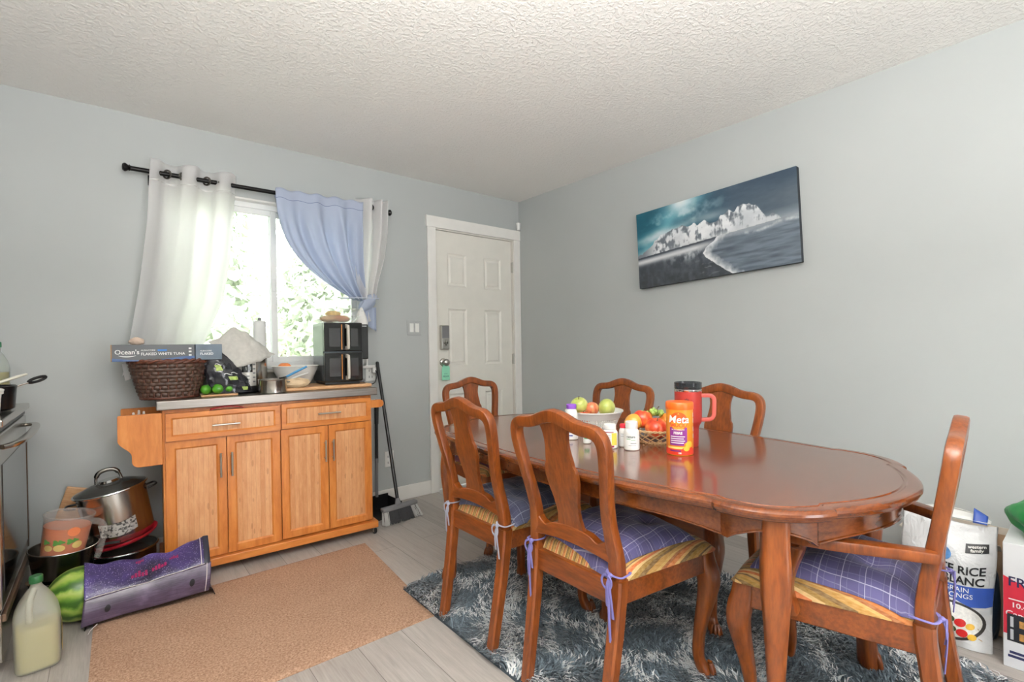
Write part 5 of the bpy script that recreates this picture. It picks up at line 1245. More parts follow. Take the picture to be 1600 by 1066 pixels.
def purple_bag():
    t = thing('mesh_bag', 'purple woven mesh bag lying over the watermelon in front of the cart', 'bag')
    n = NT('purple_mesh'); v = n.coord(); vo = n.n('ShaderNodeTexVoronoi', {'Vector': v, 'Scale': 150.0}).outputs['Distance']; nn = n.noise(v, 9, 4)
    base = n.ramp(nn, [(.32,lin((34,26,52))),(.55,lin((62,48,102))),(.72,lin((86,70,140)))])
    n.set(Base_Color=n.mix(n.math('MULTIPLY', n.math('LESS_THAN', vo, .22), .45), base, lin((196,186,226))), Roughness=.3, Specular_IOR_Level=.6); n.bump(n.noise(v,60,4), .5, .006); mm = n.m
    n = NT('purple_flap'); v = n.coord(); nn = n.noise(v, 12, 4); fn_ = n.noise(n.coord((8,200,200)), 1, 2)
    n.set(Base_Color=n.mix(.25, n.ramp(nn, [(.35,lin((54,42,60))),(.6,lin((84,70,92))),(.75,lin((120,104,132)))]), n.ramp(fn_,[(.3,lin((56,44,62))),(.7,lin((130,114,142)))])), Roughness=.28, Specular_IOR_Level=.6); n.bump(nn, .3, .006); mf = n.m
    X0, X1 = -2.972, -2.545
    def edge(u):
        x = X0+(X1-X0)*u
        yf = -.712-.012*u+.010*math.sin(5*u); zt = float(np.interp(u,[0,.2,.45,.7,.88,1],[.238,.228,.205,.222,.245,.252]))
        zc = float(np.interp(u,[0,.5,1],[.128,.140,.168]))
        return x, yf, zt, zc
    def up(u, v):     # upper mesh panel from the crease to the top edge and down behind
        x, yf, zt, zc = edge(u); w = (.006*math.sin(11*u+4*v)+.004*math.sin(23*u-7*v))*min(1,.15+v*2.5)
        if v < .6:
            k = v/.6; y = yf+.012+(.105)*k**1.25; z = zc-.004+(zt-zc)*k**.9
        else:
            k = (v-.6)/.4; y = yf+.117+(.115)*k; z = zt*(1-k**2.2*.97)
        return (x+.012*v*u, y+w*.7, z+w)
    def fl(u, v):     # shiny flap folded over the front
        x, yf, zt, zc = edge(u); w = .002*math.sin(9*u+3*v)
        return (x-.012*(1-v)+ .02*u, yf+.014*math.sin(PI*v)*-1+.012*v+w*.5, .022+.018*u+(zc-.022-.018*u)*v+w*.6)
    def un(u, v):     # body under the flap
        x, yf, zt, zc = edge(u); return (x+.035*u-.0, yf+.012+.20*v, .0015+ (.060+.02*u)*(1-v)*math.sin(PI*min(1,u*1.0))**.3)
    m = MB(); m.grid(up, 70, 34); o = obj('mesh_panel', m, mm, t, smooth=180, solid=.002)
    m = MB(); m.grid(fl, 60, 16); obj('shiny_flap', m, mf, t, smooth=180, solid=.002)
    m = MB(); m.grid(un, 40, 10); obj('bag_bottom', m, flat('dark_purple_bottom',(30,22,38),.4), t, smooth=180, solid=.002)
    d = MB()
    for u0, v0 in ((.18,.48),(.84,.50)): d.grid(lambda a,b: (lambda q: (q[0], q[1]-.0024, q[2]))(fl(u0+.022*math.cos(2*PI*a)*b, v0+.14*math.sin(2*PI*a)*b)), 20, 4, closeu=True)
    obj('handle_hole', d, M['black'], t, smooth=0)
    d = MB(); d.sweep([(lambda q:(q[0],q[1]-.003,q[2]+.001))(up(u,.012)) for u in np.linspace(.01,.985,40)], .0018, seg=6)
    d.sweep([(lambda q:(q[0]-.012,q[1]-.003,q[2]+.001))(up(.985,v)) for v in np.linspace(.01,.60,20)], .0018, seg=6); d.sweep([(lambda q:(q[0]-.010,q[1]-.003,q[2]))(fl(.985,v)) for v in np.linspace(.03,1,12)], .0018, seg=6)
    d.sweep([(lambda q:(q[0]+.03,q[1]-.004,q[2]))(fl(.05,0)),(X0+.018,-.735,.012),(X0+.012,-.755,.008)], .0016, seg=6)
    obj('white_stitching', d, flat('white_thread',(214,206,206),.7), t)
    mag = flat('magenta_print',(150,30,84),.35,var=.2)
    for (ua,ub,va,vb) in ((.36,.50,.20,.33),(.53,.66,.24,.36),(.40,.47,.58,.50),(.68,.76,.36,.46)):
        d = MB()
        for k in range(5):
            u0 = ua+(ub-ua)*k/5; d.grid(lambda a,b: (lambda q: (q[0], q[1]-.003, q[2]+.001))(up(u0+(ub-ua)/5*.75*a, va+(vb-va)*b*(.6+.4*((k*7)%3)/2))), 3, 6)
        obj('magenta_print', d, mag, t, smooth=0)
    d = MB(); d.sweep([(lambda q:(q[0]+.004,q[1]-.001,q[2]))(up(1,v)) for v in np.linspace(0,.6,16)], [.012]*16, [.003]*16, dref=(0,1,0), seg=8); obj('dark_edge_binding', d, flat('binding',(38,38,52),.5), t)
purple_bag()
def jug():
    t = thing('plastic_jug', 'translucent plastic jug half full of yellowish liquid with green cap by the stove', 'jug', (-3.096,-.872,0), .12); t.scale = (.86,.86,.955)
    def loft(zs, hw, r, ins=0):
        def fn(u, v):
            z = float(np.interp(v, np.linspace(0,1,len(zs)), zs)); w = float(np.interp(v, np.linspace(0,1,len(hw)), hw))-ins; p = float(np.interp(v, np.linspace(0,1,len(r)), r))
            a = 2*PI*u+.001; c, s = math.cos(a), math.sin(a); k = (abs(c)**p+abs(s)**p)**(-1/p)
            return (w*k*c, w*k*s, z)
        return fn
    zs = [0,.004,.012,.10,.185,.20,.225,.255,.285,.305,.315,.330]; hw = [.050,.066,.072,.074,.074,.073,.068,.056,.038,.022,.0175,.0175]; rr = [4,4,4,4.2,4.2,4,3.4,2.8,2.3,2,2,2]
    b = MB(); b.grid(loft(zs,hw,rr), 48, 60, closeu=True); o = obj('jug_body', b, M['frost_jug'], t, smooth=180)
    b = MB(); zl = [.004,.008,.012,.06,.12,.165,.166]; hl = [.050,.062,.068,.070,.070,.070,.0]; b.grid(loft(zl,hl,[4]*7,.002), 48, 40, closeu=True); obj('yellow_liquid', b, flat('yellowish_liquid',(178,166,96),.2,var=.03), t, smooth=60)
    h = MB(); P = smooth_path([(-.008,-.020,.302),(-.022,-.056,.278),(-.026,-.074,.245),(-.024,-.072,.200)],18); h.sweep(P, .0115, seg=12); obj('handle', h, M['frost_jug'], t)
    c = MB(); c.lathe([(0,.322),(.022,.322),(.0225,.326),(.0225,.345),(.020,.348),(0,.348)], 28); obj('cap', c, flat('green_jug_cap',(34,92,48),.4), t)
    l = MB(); l.grid(lambda u,v: (.0757,-.045+.085*u,.045+.125*v), 8, 2); lo = obj('paper_label', l, flat('cream_label',(222,214,170),.6), t, smooth=0)
    l = MB()
    for k in range(3): patch_poly(l, lambda a,b: (.0762,a,b), circle(.012,.075+.034*k,.010,16))
    obj('label_dot', l, flat('brown_ink',(96,72,40),.6), lo, smooth=0)
    l = MB(); l.box((.0758,-.045,.045),(.0761,-.030,.17)); obj('label_stripe', l, flat('amber_stripe',(226,172,60),.5), lo, smooth=0)
n = NT('frosted_jug'); n.set(Base_Color=lin((222,220,208)), Roughness=.35); tr = n.n('ShaderNodeBsdfTransparent', {'Color': (.95,.95,.92,1)}); mx = n.n('ShaderNodeMixShader', {0:.34,1:tr.outputs[0],2:n.b.outputs[0]}); n.l(mx.outputs[0], n.out.inputs['Surface']); M['frost_jug'] = n.m
jug()

# ------------------------------------------------------------------ on the dining table (z = .75)
TZ = .7502
FA = lambda x,y: math.atan2(-3.37-y, -2.88-x)
def meta():
    c = (-1.286,-2.387); a = FA(*c); t = thing('fibre_canister', 'orange canister of fibre powder in front of the red tumbler', 'canister', (c[0],c[1],TZ))
    r = .0465; b = MB(); b.lathe([(0,0),(r-.002,0),(r,.003),(r,.163),(0,.163)], 48); obj('canister_body', b, flat('orange_canister',(244,150,42),.35,var=.05), t)
    b = MB(); b.lathe([(0,.162),(r+.0015,.162),(r+.002,.166),(r+.002,.183),(r-.001,.188),(0,.188)], 48); obj('lid', b, flat('deep_orange_lid',(238,104,28),.35), t)
    f = on_cyl(0,0,0,r+.0006,a); f2 = on_cyl(0,0,0,r+.0012,a); f3 = on_cyl(0,0,0,r+.0018,a)
    def part(nm, mb, rgb): obj(nm, mb, flat(nm+'_ink', rgb, .4, var=.03), t, smooth=0)
    m = MB(); cyl_patch(m, f, -.066,.066,.003,.024,30); patch_poly(m, f2, circle(.030,.022,.022,20,.012)); part('red_base_band', m, (226,62,36))
    m = MB(); cyl_patch(m, f, -.046,.046,.024,.031,20); part('pale_band', m, (250,206,120))
    m = MB(); patch_poly(m, f, [(-.036,.036),(.014,.036),(.016,.044),(.026,.048),(.026,.100),(-.036,.100)]); part('purple_panel', m, (140,50,140))
    m = MB(); patch_poly(m, f2, circle(-.004,.122,.0325,36)); part('orange_disc', m, (226,92,28))
    m = MB(); patch_poly(m, f3, [(-.004+.030*math.cos(q),.122+.030*math.sin(q)) for q in np.linspace(PI+.25,2*PI-.25,16)]+[(.020,.118),(-.028,.118)]); part('amber_disc_half', m, (248,160,50))
    w_ = letters('Meta', .037, lambda x,y: on_cyl(0,0,0,r+.0026,a)(x-.004, .128+y), bold=.014, shear=.15, cuts=1)
    letters('FIBRE', .013, lambda x,y: on_cyl(0,0,0,r+.002,a)(x-.006,.080+y), bold=.03, mb=w_, cuts=1)
    letters('MULTI-HEALTH', .0065, lambda x,y: on_cyl(0,0,0,r+.002,a)(x-.006,.0925+y), bold=.02, mb=w_, cuts=1)
    for k in range(4): cyl_patch(w_, on_cyl(0,0,0,r+.002,a), -.032,.018-.004*(k%2),.0665-.0075*k,.0695-.0075*k,8)
    letters('180', .008, lambda x,y: f2(x-.0,.009+y), bold=.02, mb=w_, cuts=1)
    for z in (.06,.085,.115,.135): cyl_patch(w_, f2, .057,.062,z,z+.016,3)
    part('lettering', w_, (250,246,240))
    m = letters('MUCIL', .0175, lambda x,y: on_cyl(0,0,0,r+.0024,a)(x-.004,.1075+y), bold=.02, cuts=1); part('red_lettering', m, (236,80,40))
    m = MB(); cyl_patch(m, f2, -.036,.004,.0145,.0195,8); part('purple_strip', m, (120,44,120))
    m = MB(); patch_poly(m, f2, [(-.008,.146),(-.004,.152),(.0,.146)]); patch_poly(m, f3, circle(.034,.040,.014,18,.012)); patch_poly(m, f3, circle(.024,.026,.012,18,.009)); part('citrus_art', m, (252,186,60))
meta()
def tumbler():
    c = (-1.140,-2.335); a = FA(*c)-.10; t = thing('tumbler', 'tall red travel tumbler with handle and dark clear lid', 'tumbler', (c[0],c[1],TZ))
    red = flat('coral_red_enamel',(176,54,46),.42,var=.04)
    b = MB(); b.lathe([(0,0),(.035,0),(.037,.004),(.0385,.070),(.042,.082),(.049,.094),(.0505,.100),(.0505,.212),(0,.212)], 52); obj('tumbler_body', b, red, t)
    b = MB(); b.lathe([(.050,.2115),(.0508,.213),(.0508,.219),(.049,.221),(0,.221)], 52); obj('steel_rim', b, M['chrome'], t)
    b = MB(); b.lathe([(0,.220),(.049,.220),(.0505,.224),(.0505,.238),(.051,.247),(.047,.247),(.0455,.236),(0,.234)], 52); obj('lid', b, M['smoked'], t)
    hd = a+PI/2+.0; dx, dy = math.cos(hd), math.sin(hd)
    P = smooth_path([(dx*.048,dy*.048,.196),(dx*.082,dy*.082,.198),(dx*.095,dy*.095,.188),(dx*.093,dy*.093,.120),(dx*.082,dy*.082,.106),(dx*.047,dy*.047,.103)],30,2)
    h = MB(); h.sweep(P, [.0075]*30, [.010]*30, dref=(-dy,dx,0), sect=RSQ2); obj('handle', h, flat('coral_handle',(200,92,82),.45), t, smooth=50)
    f = on_cyl(0,0,0,.0512,a); m = MB(); patch_poly(m, f, [(-.009,.176),(-.007,.186),(-.003,.182),(0,.190),(.003,.182),(.007,.186),(.009,.176)]); m.grid(lambda u,v: f(-.024+.048*u,.168+.003*v), 10, 2); obj('emblem', m, flat('dark_emblem',(92,40,38),.5), t, smooth=0)
tumbler()
def pill(name, label, x, y, r, h, capmat, caph, labelmat, lines=None, lz=None, body=None, capr=.80, shoulder=.86, extra=None):
    t = thing(name, label, 'bottle', (x,y,TZ), 0, 'supplement bottles on the table'); a = FA(x,y); hb = h-caph
    b = MB(); b.lathe([(0,0),(r-.003,0),(r,.003),(r,hb*shoulder-.006),(r*.97,hb*shoulder),(r*.80,hb*.97),(r*.74,hb),(r*.74,hb+.004),(0,hb+.004)], 36); obj('bottle_body', b, body or M['plastic_w'], t)
    b = MB(); n_ = 60; b.lathe([(0,hb+.001),(r*capr-.001,hb+.001),(r*capr,hb+.002),(r*capr,h-.002),(r*capr-.002,h),(0,h)], 48); obj('cap', b, capmat, t)
    f = on_cyl(0,0,0,r+.0004,a); l = MB(); z0, z1 = lz or (.010, hb*shoulder-.010); cyl_patch(l, f, -r*2.6,r*2.6,z0,z1,36); L = obj('label', l, labelmat, t, smooth=60)
    for nm, mat, rects in (extra or []):
        m = MB()
        for x0,x1,a0,a1 in rects: cyl_patch(m, on_cyl(0,0,0,r+.0009,a), x0,x1,a0,a1,6)
        obj(nm, m, mat, L, smooth=0)
    return t, L, a
wl = flat('white_label',(236,237,236),.45,var=.02)
ink = lambda n_, c: flat(n_, c, .5, var=.05)
t, L, a = pill('supplement_bottle','larger white supplement bottle with white cap, nearest the orange canister', -1.359,-2.230,.0285,.107,M['plastic_w'],.026,wl, extra=[('print_line', ink('grey_print',(120,124,128)), [(-.004,.018,.027,.029),(-.012,.016,.019,.020)]),('print_curve', ink('green_print',(130,180,120)), [(-.020,-.004,.042,.0445),(-.002,.014,.039,.041)])])
lt = letters('nature', .0125, lambda x,y: on_cyl(0,0,0,.0296,a)(x-.003,.052+y), bold=.01, cuts=1); obj('lettering', lt, ink('dark_green_print',(70,84,72)), L, smooth=0)
t, L, a = pill('supplement_bottle','white supplement bottle with yellow label edge and magenta bands', -1.390,-2.152,.0295,.092,M['plastic_w'],.021,wl, extra=[('yellow_panel', ink('yellow_print',(232,206,84)), [(.006,.029,.014,.060)]),('magenta_band', ink('magenta_band',(150,30,76)), [(-.030,.014,.062,.065),(-.030,.016,.006,.013)]),('print_line', ink('grey_print_b',(150,150,150)), [(-.02,.003,.05,.052),(-.02,.002,.042,.044),(-.02,.003,.034,.036),(-.02,.001,.026,.028)])])
t, L, a = pill('supplement_bottle','small white supplement bottle with red cap between two white ones', -1.335,-2.175,.0185,.088,ink('red_cap',(206,44,58)),.016,wl,capr=.84, extra=[('print_line', ink('grey_print_c',(160,164,170)), [(-.012,.012,.05,.052),(-.012,.010,.042,.044),(.006,.014,.012,.036)])])
t, L, a = pill('supplement_bottle','white supplement bottle with purple cap at the left of the white fruit basket', -1.372,-1.932,.0265,.148,ink('violet_cap',(140,84,190)),.020,wl, extra=[('print_line', ink('grey_print_d',(150,156,170)), [(-.02,.016,.04,.043),(-.02,.012,.03,.032),(-.016,.016,.10,.102)]),('blue_print', ink('blue_print_b',(90,100,160)), [(-.012,.004,.016,.022)])])
t, L, a = pill('supplement_bottle','tiny white bottle with green label patch below the white fruit basket', -1.392,-2.036,.0155,.060,M['plastic_w'],.014,wl,capr=.9, extra=[('green_patch', ink('green_patch',(60,164,104)), [(-.012,.010,.020,.036)])])
# white lattice basket of apples
def lattice_basket():
    t = thing('fruit_basket', 'white plastic lattice basket of apples on the dining table', 'basket', (-1.074,-1.797,TZ))
    b = MB(); r0, r1, h = .098, .132, .078
    def rr(z): return r0+(r1-r0)*(z/h)
    n = 64
    for i in range(n):
        a = 2*PI*i/n
        for d in (.16,): b.sweep([(rr(z)*math.cos(a+d*0),rr(z)*math.sin(a+d*0),z) for z in (.010,.034,.058)], [.0030]*3, [.0016]*3, dref=(0,0,1), seg=6)
    for z in (.010,.020,.030,.040,.050,.058): b.sweep(ring_pts(rr(z),z,72), .0018, .0026, seg=6, closed=True, dref=(0,0,1))
    obj('lattice_side', b, M['plastic_w'], t, smooth=50)
    b = MB(); b.lathe([(rr(.048)-.001,.047),(rr(.048)+.0022,.047),(r1+.002,.076),(r1+.007,.078),(r1+.007,.083),(r1-.001,.083),(rr(.048)-.001,.050)], 72); b.lathe([(0,.001),(r0,.001),(r0+.003,.012),(r0,.013),(r0-.003,.005),(0,.005)], 64); obj('basket_rim', b, M['plastic_w'], t)
lattice_basket()
def skin(name, a, b, c, scale=10):
    n = NT(name); v = n.coord((1,1,.6)); k = n.noise(v, scale*2, 4, .6); n.set(Base_Color=n.ramp(k, [(.32,lin(a)),(.5,lin(b)),(.68,lin(c))]), Roughness=.3, Coat_Weight=.25); return n.m
ga = skin('green_apple_skin',(168,184,84),(196,204,108),(210,214,132)); ra = skin('striped_apple_skin',(206,84,54),(226,140,96),(232,192,130),16); rd = skin('red_apple_skin',(196,48,30),(222,84,48),(236,150,86),12)
AG = 'apples in the white lattice basket'
round_fruit('apple','yellow green apple standing highest at the left of the white basket','apple',(-1.128,-1.752,TZ+.106),.0410,ga,AG,tilt=(.15,-.3))
round_fruit('apple','red and yellow striped apple between the two green apples','apple',(-1.085,-1.792,TZ+.087),.0355,ra,AG,tilt=(-.5,.3))
round_fruit('apple','yellow green apple showing its calyx at the right of the white basket','apple',(-1.028,-1.838,TZ+.093),.0425,ga,AG,tilt=(-1.2,-.5))
round_fruit('apple','reddish apple low at the left of the white basket','apple',(-1.152,-1.800,TZ+.052),.033,rd,AG)
# open wicker fruit bowl
def wicker_bowl():
    t = thing('fruit_basket', 'shallow open weave wicker basket of mixed fruit on the table', 'basket', (-1.160,-2.195,TZ))
    M['cane'] = flat('pale_cane',(206,170,124),.5,var=.15,vscale=60)
    def pt(a, k): r = .070+.042*k**.8; return (r*math.cos(a), r*math.sin(a), .004+.050*k)
    b = MB(); n = 15
    for i in range(n):
        a = 2*PI*i/n
        for d in (1,-1): b.sweep([pt(a+d*.80*k, k) for k in np.linspace(0,1,9)], .0022, seg=6)
    obj('cane_weave', b, M['cane'], t)
    b = MB()
    for k, ph in ((1,0),(1,PI),(0,0),(0,PI)):
        b.sweep([(lambda q: (q[0]*(1+.012*math.cos(18*a+ph)), q[1]*(1+.012*math.cos(18*a+ph)), q[2]+.003*math.sin(18*a+ph)))(pt(a,k)) for a in np.linspace(0,2*PI,110)[:-1]], .0028, seg=6, closed=True)
    obj('cane_rim', b, M['cane'], t)
    b = MB(); b.lathe([(0,.002),(.068,.002),(.068,.006),(0,.006)], 36); obj('cane_base', b, M['wick_red'], t)
wicker_bowl()
om = flat('orange_peel',(240,150,56),.42,var=.06,vscale=80,bump=.3)
FG = 'fruit in the wicker basket'
round_fruit('mango','golden yellow mango at the left of the wicker basket','mango',(-1.222,-2.135,TZ+.075),.034,skin('mango_skin',(226,150,50),(236,176,72),(240,190,92)),FG,stem=False,dimple=.03,squash=1.15,tilt=(.5,.6))
round_fruit('apple','large red and orange apple at the back left of the wicker basket','apple',(-1.178,-2.150,TZ+.087),.041,skin('red_orange_apple_skin',(206,50,30),(226,80,44),(240,150,70),8),FG,tilt=(.1,.1))
round_fruit('apple','large red apple at the front of the wicker basket','apple',(-1.178,-2.216,TZ+.056),.045,rd,FG,tilt=(.25,-.2))
round_fruit('orange','orange at the right of the wicker basket behind the canister','orange',(-1.118,-2.228,TZ+.080),.034,om,FG,stem=False,dimple=.04,squash=.97)
gp = thing('grape_bunch','small bunch of pale green grapes on top of the wicker basket fruit','grapes',(-1.128,-2.190,TZ+.104))
gm = flat('green_grape',(160,190,92),.25,var=.12,coat=.3)
g = np.random.default_rng(2)
for i in range(20):
    q = g.normal(size=3)*np.array([.020,.022,.008]); m = MB(); m.ball((0,0,0),(.0085,.0085,.010),14,9); o = obj('grape', m, gm, gp, smooth=180, loc=(q[0],q[1],abs(q[2])))
s = MB(); s.sweep([(0,0,.01),(.01,.01,.024),(.026,.012,.030)], [.0015,.002,.0025], seg=6); obj('grape_stem', s, M['stem'], gp)
b = MB(); crumple(b, (0,0,.012), (.013,.010,.0118), 5, .25); o = obj('candy', b, flat('pink_wrapper',(226,96,120),.4,var=.3,vscale=60), loc=(-1.035,-1.900,TZ+.052), smooth=40); tag(o, 'pink and white wrapped sweet at the right rim of the white basket', 'sweet')

# ------------------------------------------------------------------ rice bag and cartons by the right wall
def rice():
    t = thing('rice_bag', 'large white and blue plastic bag of rice leaning behind the armchair', 'bag')
    Y0, Y1 = -2.835, -3.108; Hh = .440
    def front(s, z):      # s 0..1 left to right, z height
        k = z/Hh; sq = 2*s-1
        bul = .060*(1-abs(sq)**2.4)*(math.sin(PI*min(1,.12+.90*k)))**.6
        return (-.418+.085*k-bul-.006*math.sin(9*s+11*k), Y0+(Y1-Y0)*s*(1)+.010*math.sin(6*k)*(s-.5)-(.0 if k<.9 else (k-.9)*.10*(s-.5)), z+.008*math.sin(7*s)*k)
    def fn(u, v):
        z = .002+(Hh-.002)*v
        if u < .5:
            return front(u*2, z)
        s = 1-(u-.5)*2; p = front(s, z); q = 2*s-1
        dep = .135*(1-abs(q)**3)*(math.sin(PI*min(1,.2+.76*v)))**.7*(1-.72*v)
        f0 = front(s,z); base = -.418+.085*z/Hh
        return (base+dep, p[1], p[2])
    m = MB(); m.grid(fn, 80, 50, closeu=True); n = NT('rice_bag_plastic'); v = n.coord(); n.set(Base_Color=n.ramp(n.noise(v,5,3),[(.3,lin((222,224,226))),(.7,lin((238,239,240)))]), Roughness=.22, Coat_Weight=.3); n.bump(n.noise(v,14,4,.6,.6), .6, .02)
    obj('bag_body', m, n.m, t, smooth=180)
    bot = MB(); bot.grid(lambda u,v: (lambda a,b: tuple(a[i]+(b[i]-a[i])*v for i in range(3)))(fn(u*.5,0), fn(1-u*.5-1e-4,0)), 20, 4); obj('bag_base', bot, M['plastic_w'], t)
    off = lambda y, z, d=.0016: (lambda s: (lambda p: (p[0]-d, p[1], p[2]))(front(clamp(s,0,1), z)))((y-Y0)/(Y1-Y0))
    lab = lambda yc, zc, d=.002: (lambda x, y: off(yc-x, zc+y, d))      # reading direction runs towards -y
    def rect(yc, zc, w, h, d, nx=10, nz=6): 
        q = MB(); f = lab(yc,zc,d); q.grid(lambda u,v: f(-w/2+w*u, -h/2+h*v), nx, nz); return q
    blue = flat('rice_blue_print',(52,84,168),.3,var=.05); blk = flat('rice_black_print',(22,22,26),.4)
    q = rect(-3.058,.362,.060,.032,.003); obj('black_brand_label', q, blk, t, smooth=60)
    f = lab(-3.058,.362,.0048); q = MB()
    letters('western', .0145, lambda x,y: f(x,.006+y), bold=.02, mb=q, cuts=1); letters('family', .0145, lambda x,y: f(x,-.007+y), bold=.02, mb=q, cuts=1); obj('brand_lettering', q, M['plastic_w'], t, smooth=0)
    q = MB(); patch_poly(q, lab(-2.965,.330,.003), circle(0,0,.026,26)); obj('blue_seal', q, flat('seal_blue',(90,140,196),.4,var=.3,vscale=60), t, smooth=60)
    q = letters('WHITE RICE', .040, lambda x,y: off(-2.986-x*.90, .283+y, .004), bold=.022, cuts=1, align='CENTER'); letters('RIZ BLANC', .040, lambda x,y: off(-2.994-x*.90, .246+y, .004), bold=.022, mb=q, cuts=1); obj('rice_lettering', q, blk, t, smooth=0)
    q = rect(-2.975,.203,.292,.050,.003,24,6); obj('blue_band', q, blue, t, smooth=60)
    q = MB(); patch_poly(q, lab(-3.05,.168,.0028), [(-.05,.012),(.077,.012),(.070,.0),(.04,-.012),(.0,-.014)]); obj('blue_swoosh', q, blue, t, smooth=0)
    q = letters('LONG GRAIN', .024, lambda x,y: off(-2.972-x, .213+y, .005), bold=.006, cuts=1); letters('GRAINS LONGS', .024, lambda x,y: off(-2.972-x, .191+y, .005), bold=.006, mb=q, cuts=1); obj('band_lettering', q, M['plastic_w'], t, smooth=0)
    q = MB(); f = lab(-2.975,.098,.003); q.grid(lambda u,v: f(.118*v*math.cos(2*PI*u), .074*v*math.sin(2*PI*u)), 40, 8, closeu=True); obj('plate_picture', q, flat('plate_rim_print',(52,48,46),.4), t, smooth=60)
    q = MB(); f = lab(-2.978,.100,.0042); q.grid(lambda u,v: f(.106*v*math.cos(2*PI*u), .064*v*math.sin(2*PI*u)), 40, 8, closeu=True); obj('rice_picture', q, flat('rice_print',(236,234,228),.5,var=.12,vscale=120), t, smooth=60)
    cols = {'tomato_picture':(196,30,30),'pepper_picture':(226,180,60),'courgette_picture':(60,84,40)}; mbs = {k: MB() for k in cols}
    for j,(oy,oz) in enumerate(((.0,.022),(.015,-.014))):
        for i,kind in enumerate(('pepper_picture','courgette_picture','tomato_picture','pepper_picture','courgette_picture','tomato_picture','pepper_picture')):
            x = -.085+.027*i+oy*.3; z = oz+.026-.0098*i; r = .0165 if kind == 'tomato_picture' else .0125
            patch_poly(mbs[kind], lab(-2.975,.098,.0052+.0004*(i%2)), circle(x,z,r,14,r*.9))
    for k,mb_ in mbs.items(): obj(k, mb_, flat(k+'_ink', cols[k], .35, var=.12, vscale=60), t, smooth=0)
    q = MB(); f = lab(-2.975,.098,.006); q.sweep([f(-.10,.052),f(.10,-.018)], .0012, seg=5); q.sweep([f(-.09,.018),f(.108,-.055)], .0012, seg=5); obj('skewer_picture', q, flat('skewer_print',(190,150,100),.5), t)
    fo = MB(); fo.grid(lambda u,v: (-.335+.028*math.sin(PI*v)+.05*v, -2.86-.235*u+.01*v, .452+.040*v*math.sin(PI*u)**.5-.014*v*v), 20, 6); obj('folded_top', fo, M['plastic_w'], t, smooth=180, solid=.002)
    fo = MB(); fo.grid(lambda u,v: (-.338+.03*v, -3.045-.040*u, .446+.05*v*(1-.5*u)), 6, 5); obj('blue_fold', fo, blue, t, smooth=180, solid=.002)
    fo = MB()
    for z0,z1 in ((.27,.33),(.12,.19)): fo.grid(lambda u,v: off(-3.122-.004*u, z0+(z1-z0)*v, .002), 3, 4)
    obj('blue_side_print', fo, blue, t, smooth=60)
rice()
t = thing('cardboard_box', 'open brown cardboard box with raised flaps behind the rice bag', 'box', (-.140,-2.985,0))
b = MB()
for a_, b_ in (((-.11,-.135,0),(.13,.135,.004)),((-.11,-.135,0),(-.106,.135,.33)),((.126,-.135,0),(.13,.135,.33)),((-.11,-.135,0),(.13,-.131,.33)),((-.11,.131,0),(.13,.135,.33))): b.box(a_, b_)
obj('carton', b, flat('brown_cardboard',(178,150,122),.85), t, smooth=0)
b = MB(); b.grid(lambda u,v: (-.106-.05*v, -.13+.26*u, .33+.035*v), 2, 3); b.grid(lambda u,v: (-.12+.24*u, .134+.05*v, .33+.02*v), 2, 3); b.grid(lambda u,v: (.127-.004*v, -.13+.26*u, .33+.03*v), 2, 3); obj('box_flap', b, flat('pale_cardboard',(214,204,190),.85), t, smooth=0, solid=.003)
b = MB(); crumple(b, (0,0,.15), (.040,.026,.150), 44, .12); o = obj('plastic_bag', b, flat('dark_teal_bag',(26,44,62),.3,var=.3), loc=(-.31,-3.090,0), smooth=50); tag(o, 'dark teal plastic bag squeezed between the rice bag and the white box', 'bag')
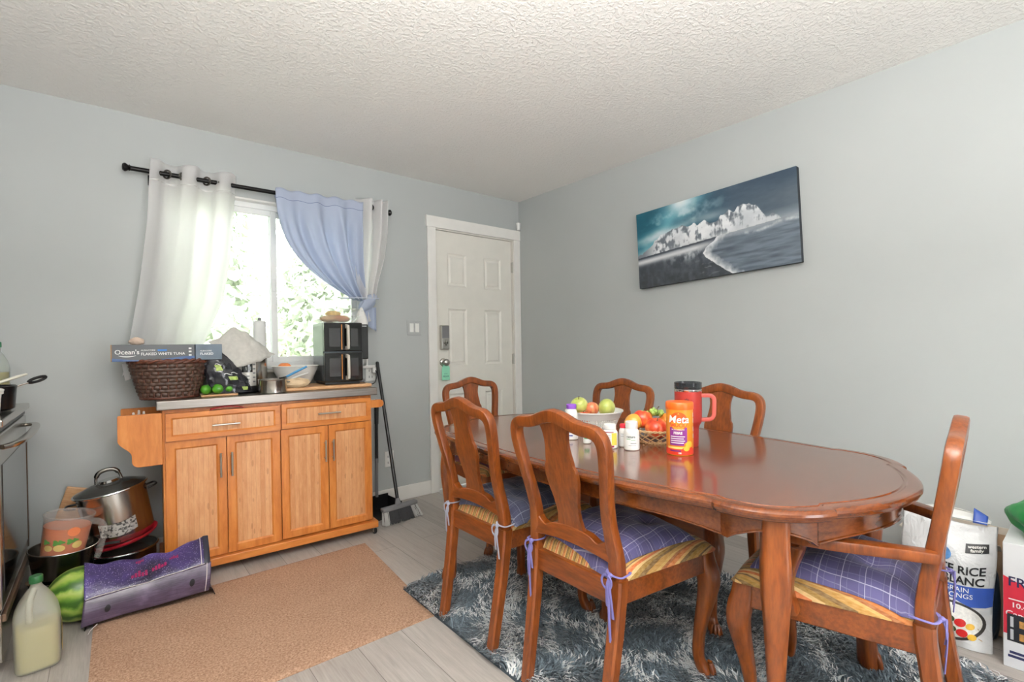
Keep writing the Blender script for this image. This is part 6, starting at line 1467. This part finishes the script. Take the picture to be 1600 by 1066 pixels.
def fryer_box():
    Y0 = -3.138; X0 = -.468
    t = thing('product_box', 'white and red deep fryer carton at the right edge by the wall', 'box', (X0,Y0,0))
    b = MB(); b.box((0,-.42,.001),(.34,0,.436)); obj('carton', b, flat('white_carton',(228,229,230),.5,var=.03), t, smooth=0, bevel=.002)
    f = lambda d: (lambda x, z: (-d, -x, z))
    m = MB(); pts = [(.001,.118),(.001,.320)]+[(.001+.42*k, .320-.105*(1-(1-k)**2.0)) for k in np.linspace(.05,1,12)]+[(.42,.10)]+[(.42*(1-k), .10+.018*k) for k in np.linspace(.2,.9,5)]; patch_poly(m, f(.0006), pts); obj('red_swoosh', m, flat('carton_red',(196,44,62),.4,var=.03), t, smooth=0)
    m = MB(); patch_poly(m, f(.0009), [(.001,.002),(.42,.002),(.42,.070),(.001,.092)]); obj('white_foot', m, flat('carton_white',(226,228,232),.5), t, smooth=0)
    m = letters('FRITEUSE', .047, lambda x,z: f(.0012)(.012+x*.90,.302+z), bold=.012, align='LEFT'); obj('lettering', m, flat('navy_ink',(40,42,78),.5), t, smooth=0)
    m = letters('10.4 L', .024, lambda x,z: f(.0012)(.020+x,.222+z), bold=.02, align='LEFT'); letters('Capacité', .027, lambda x,z: f(.0012)(.006+x,.190+z), bold=.015, align='LEFT', mb=m)
    for z in (.240,.168): m.grid(lambda u,v: f(.0012)(.014+.10*u, z+.004*v), 2, 2)
    obj('white_lettering', m, M['plastic_w'], t, smooth=0)
    m = MB(); m.grid(lambda u,v: f(.0014)(.010+.16*u,.095+.095*v), 2, 2); pm = obj('fryer_picture', m, flat('picture_dark',(38,40,46),.4), t, smooth=0)
    m = MB()
    for x in (.018,.080):
        for z in (.101,.145): m.grid(lambda u,v: f(.0018)(x+.008*u,z+.036*v), 2, 2)
    obj('handle_picture', m, flat('picture_silver',(190,192,196),.4), pm, smooth=0)
    m = MB()
    for x in (.040,.100):
        for z in (.104,.148): m.grid(lambda u,v: f(.0018)(x+.026*u,z+.024*v), 2, 2)
    obj('window_picture', m, flat('picture_amber',(180,132,72),.4,var=.3,vscale=80), pm, smooth=0)
    m = MB(); m.grid(lambda u,v: f(.0014)(.016+.14*u,.052+.009*v), 2, 2); m.grid(lambda u,v: f(.0014)(.012+.14*u,.038+.009*v), 2, 2); obj('navy_strip', m, flat('navy_strip',(44,48,92),.5), t, smooth=0)
fryer_box()
b = MB(); crumple(b, (0,0,.068), (.12,.122,.069), 51, .16, 40, 24); o = obj('plastic_bag', b, flat('green_bag',(28,132,62),.35,var=.2,vscale=8), loc=(-.330,-3.268,.4375), smooth=60); tag(o, 'crumpled bright green bag on top of the white and red box', 'bag')
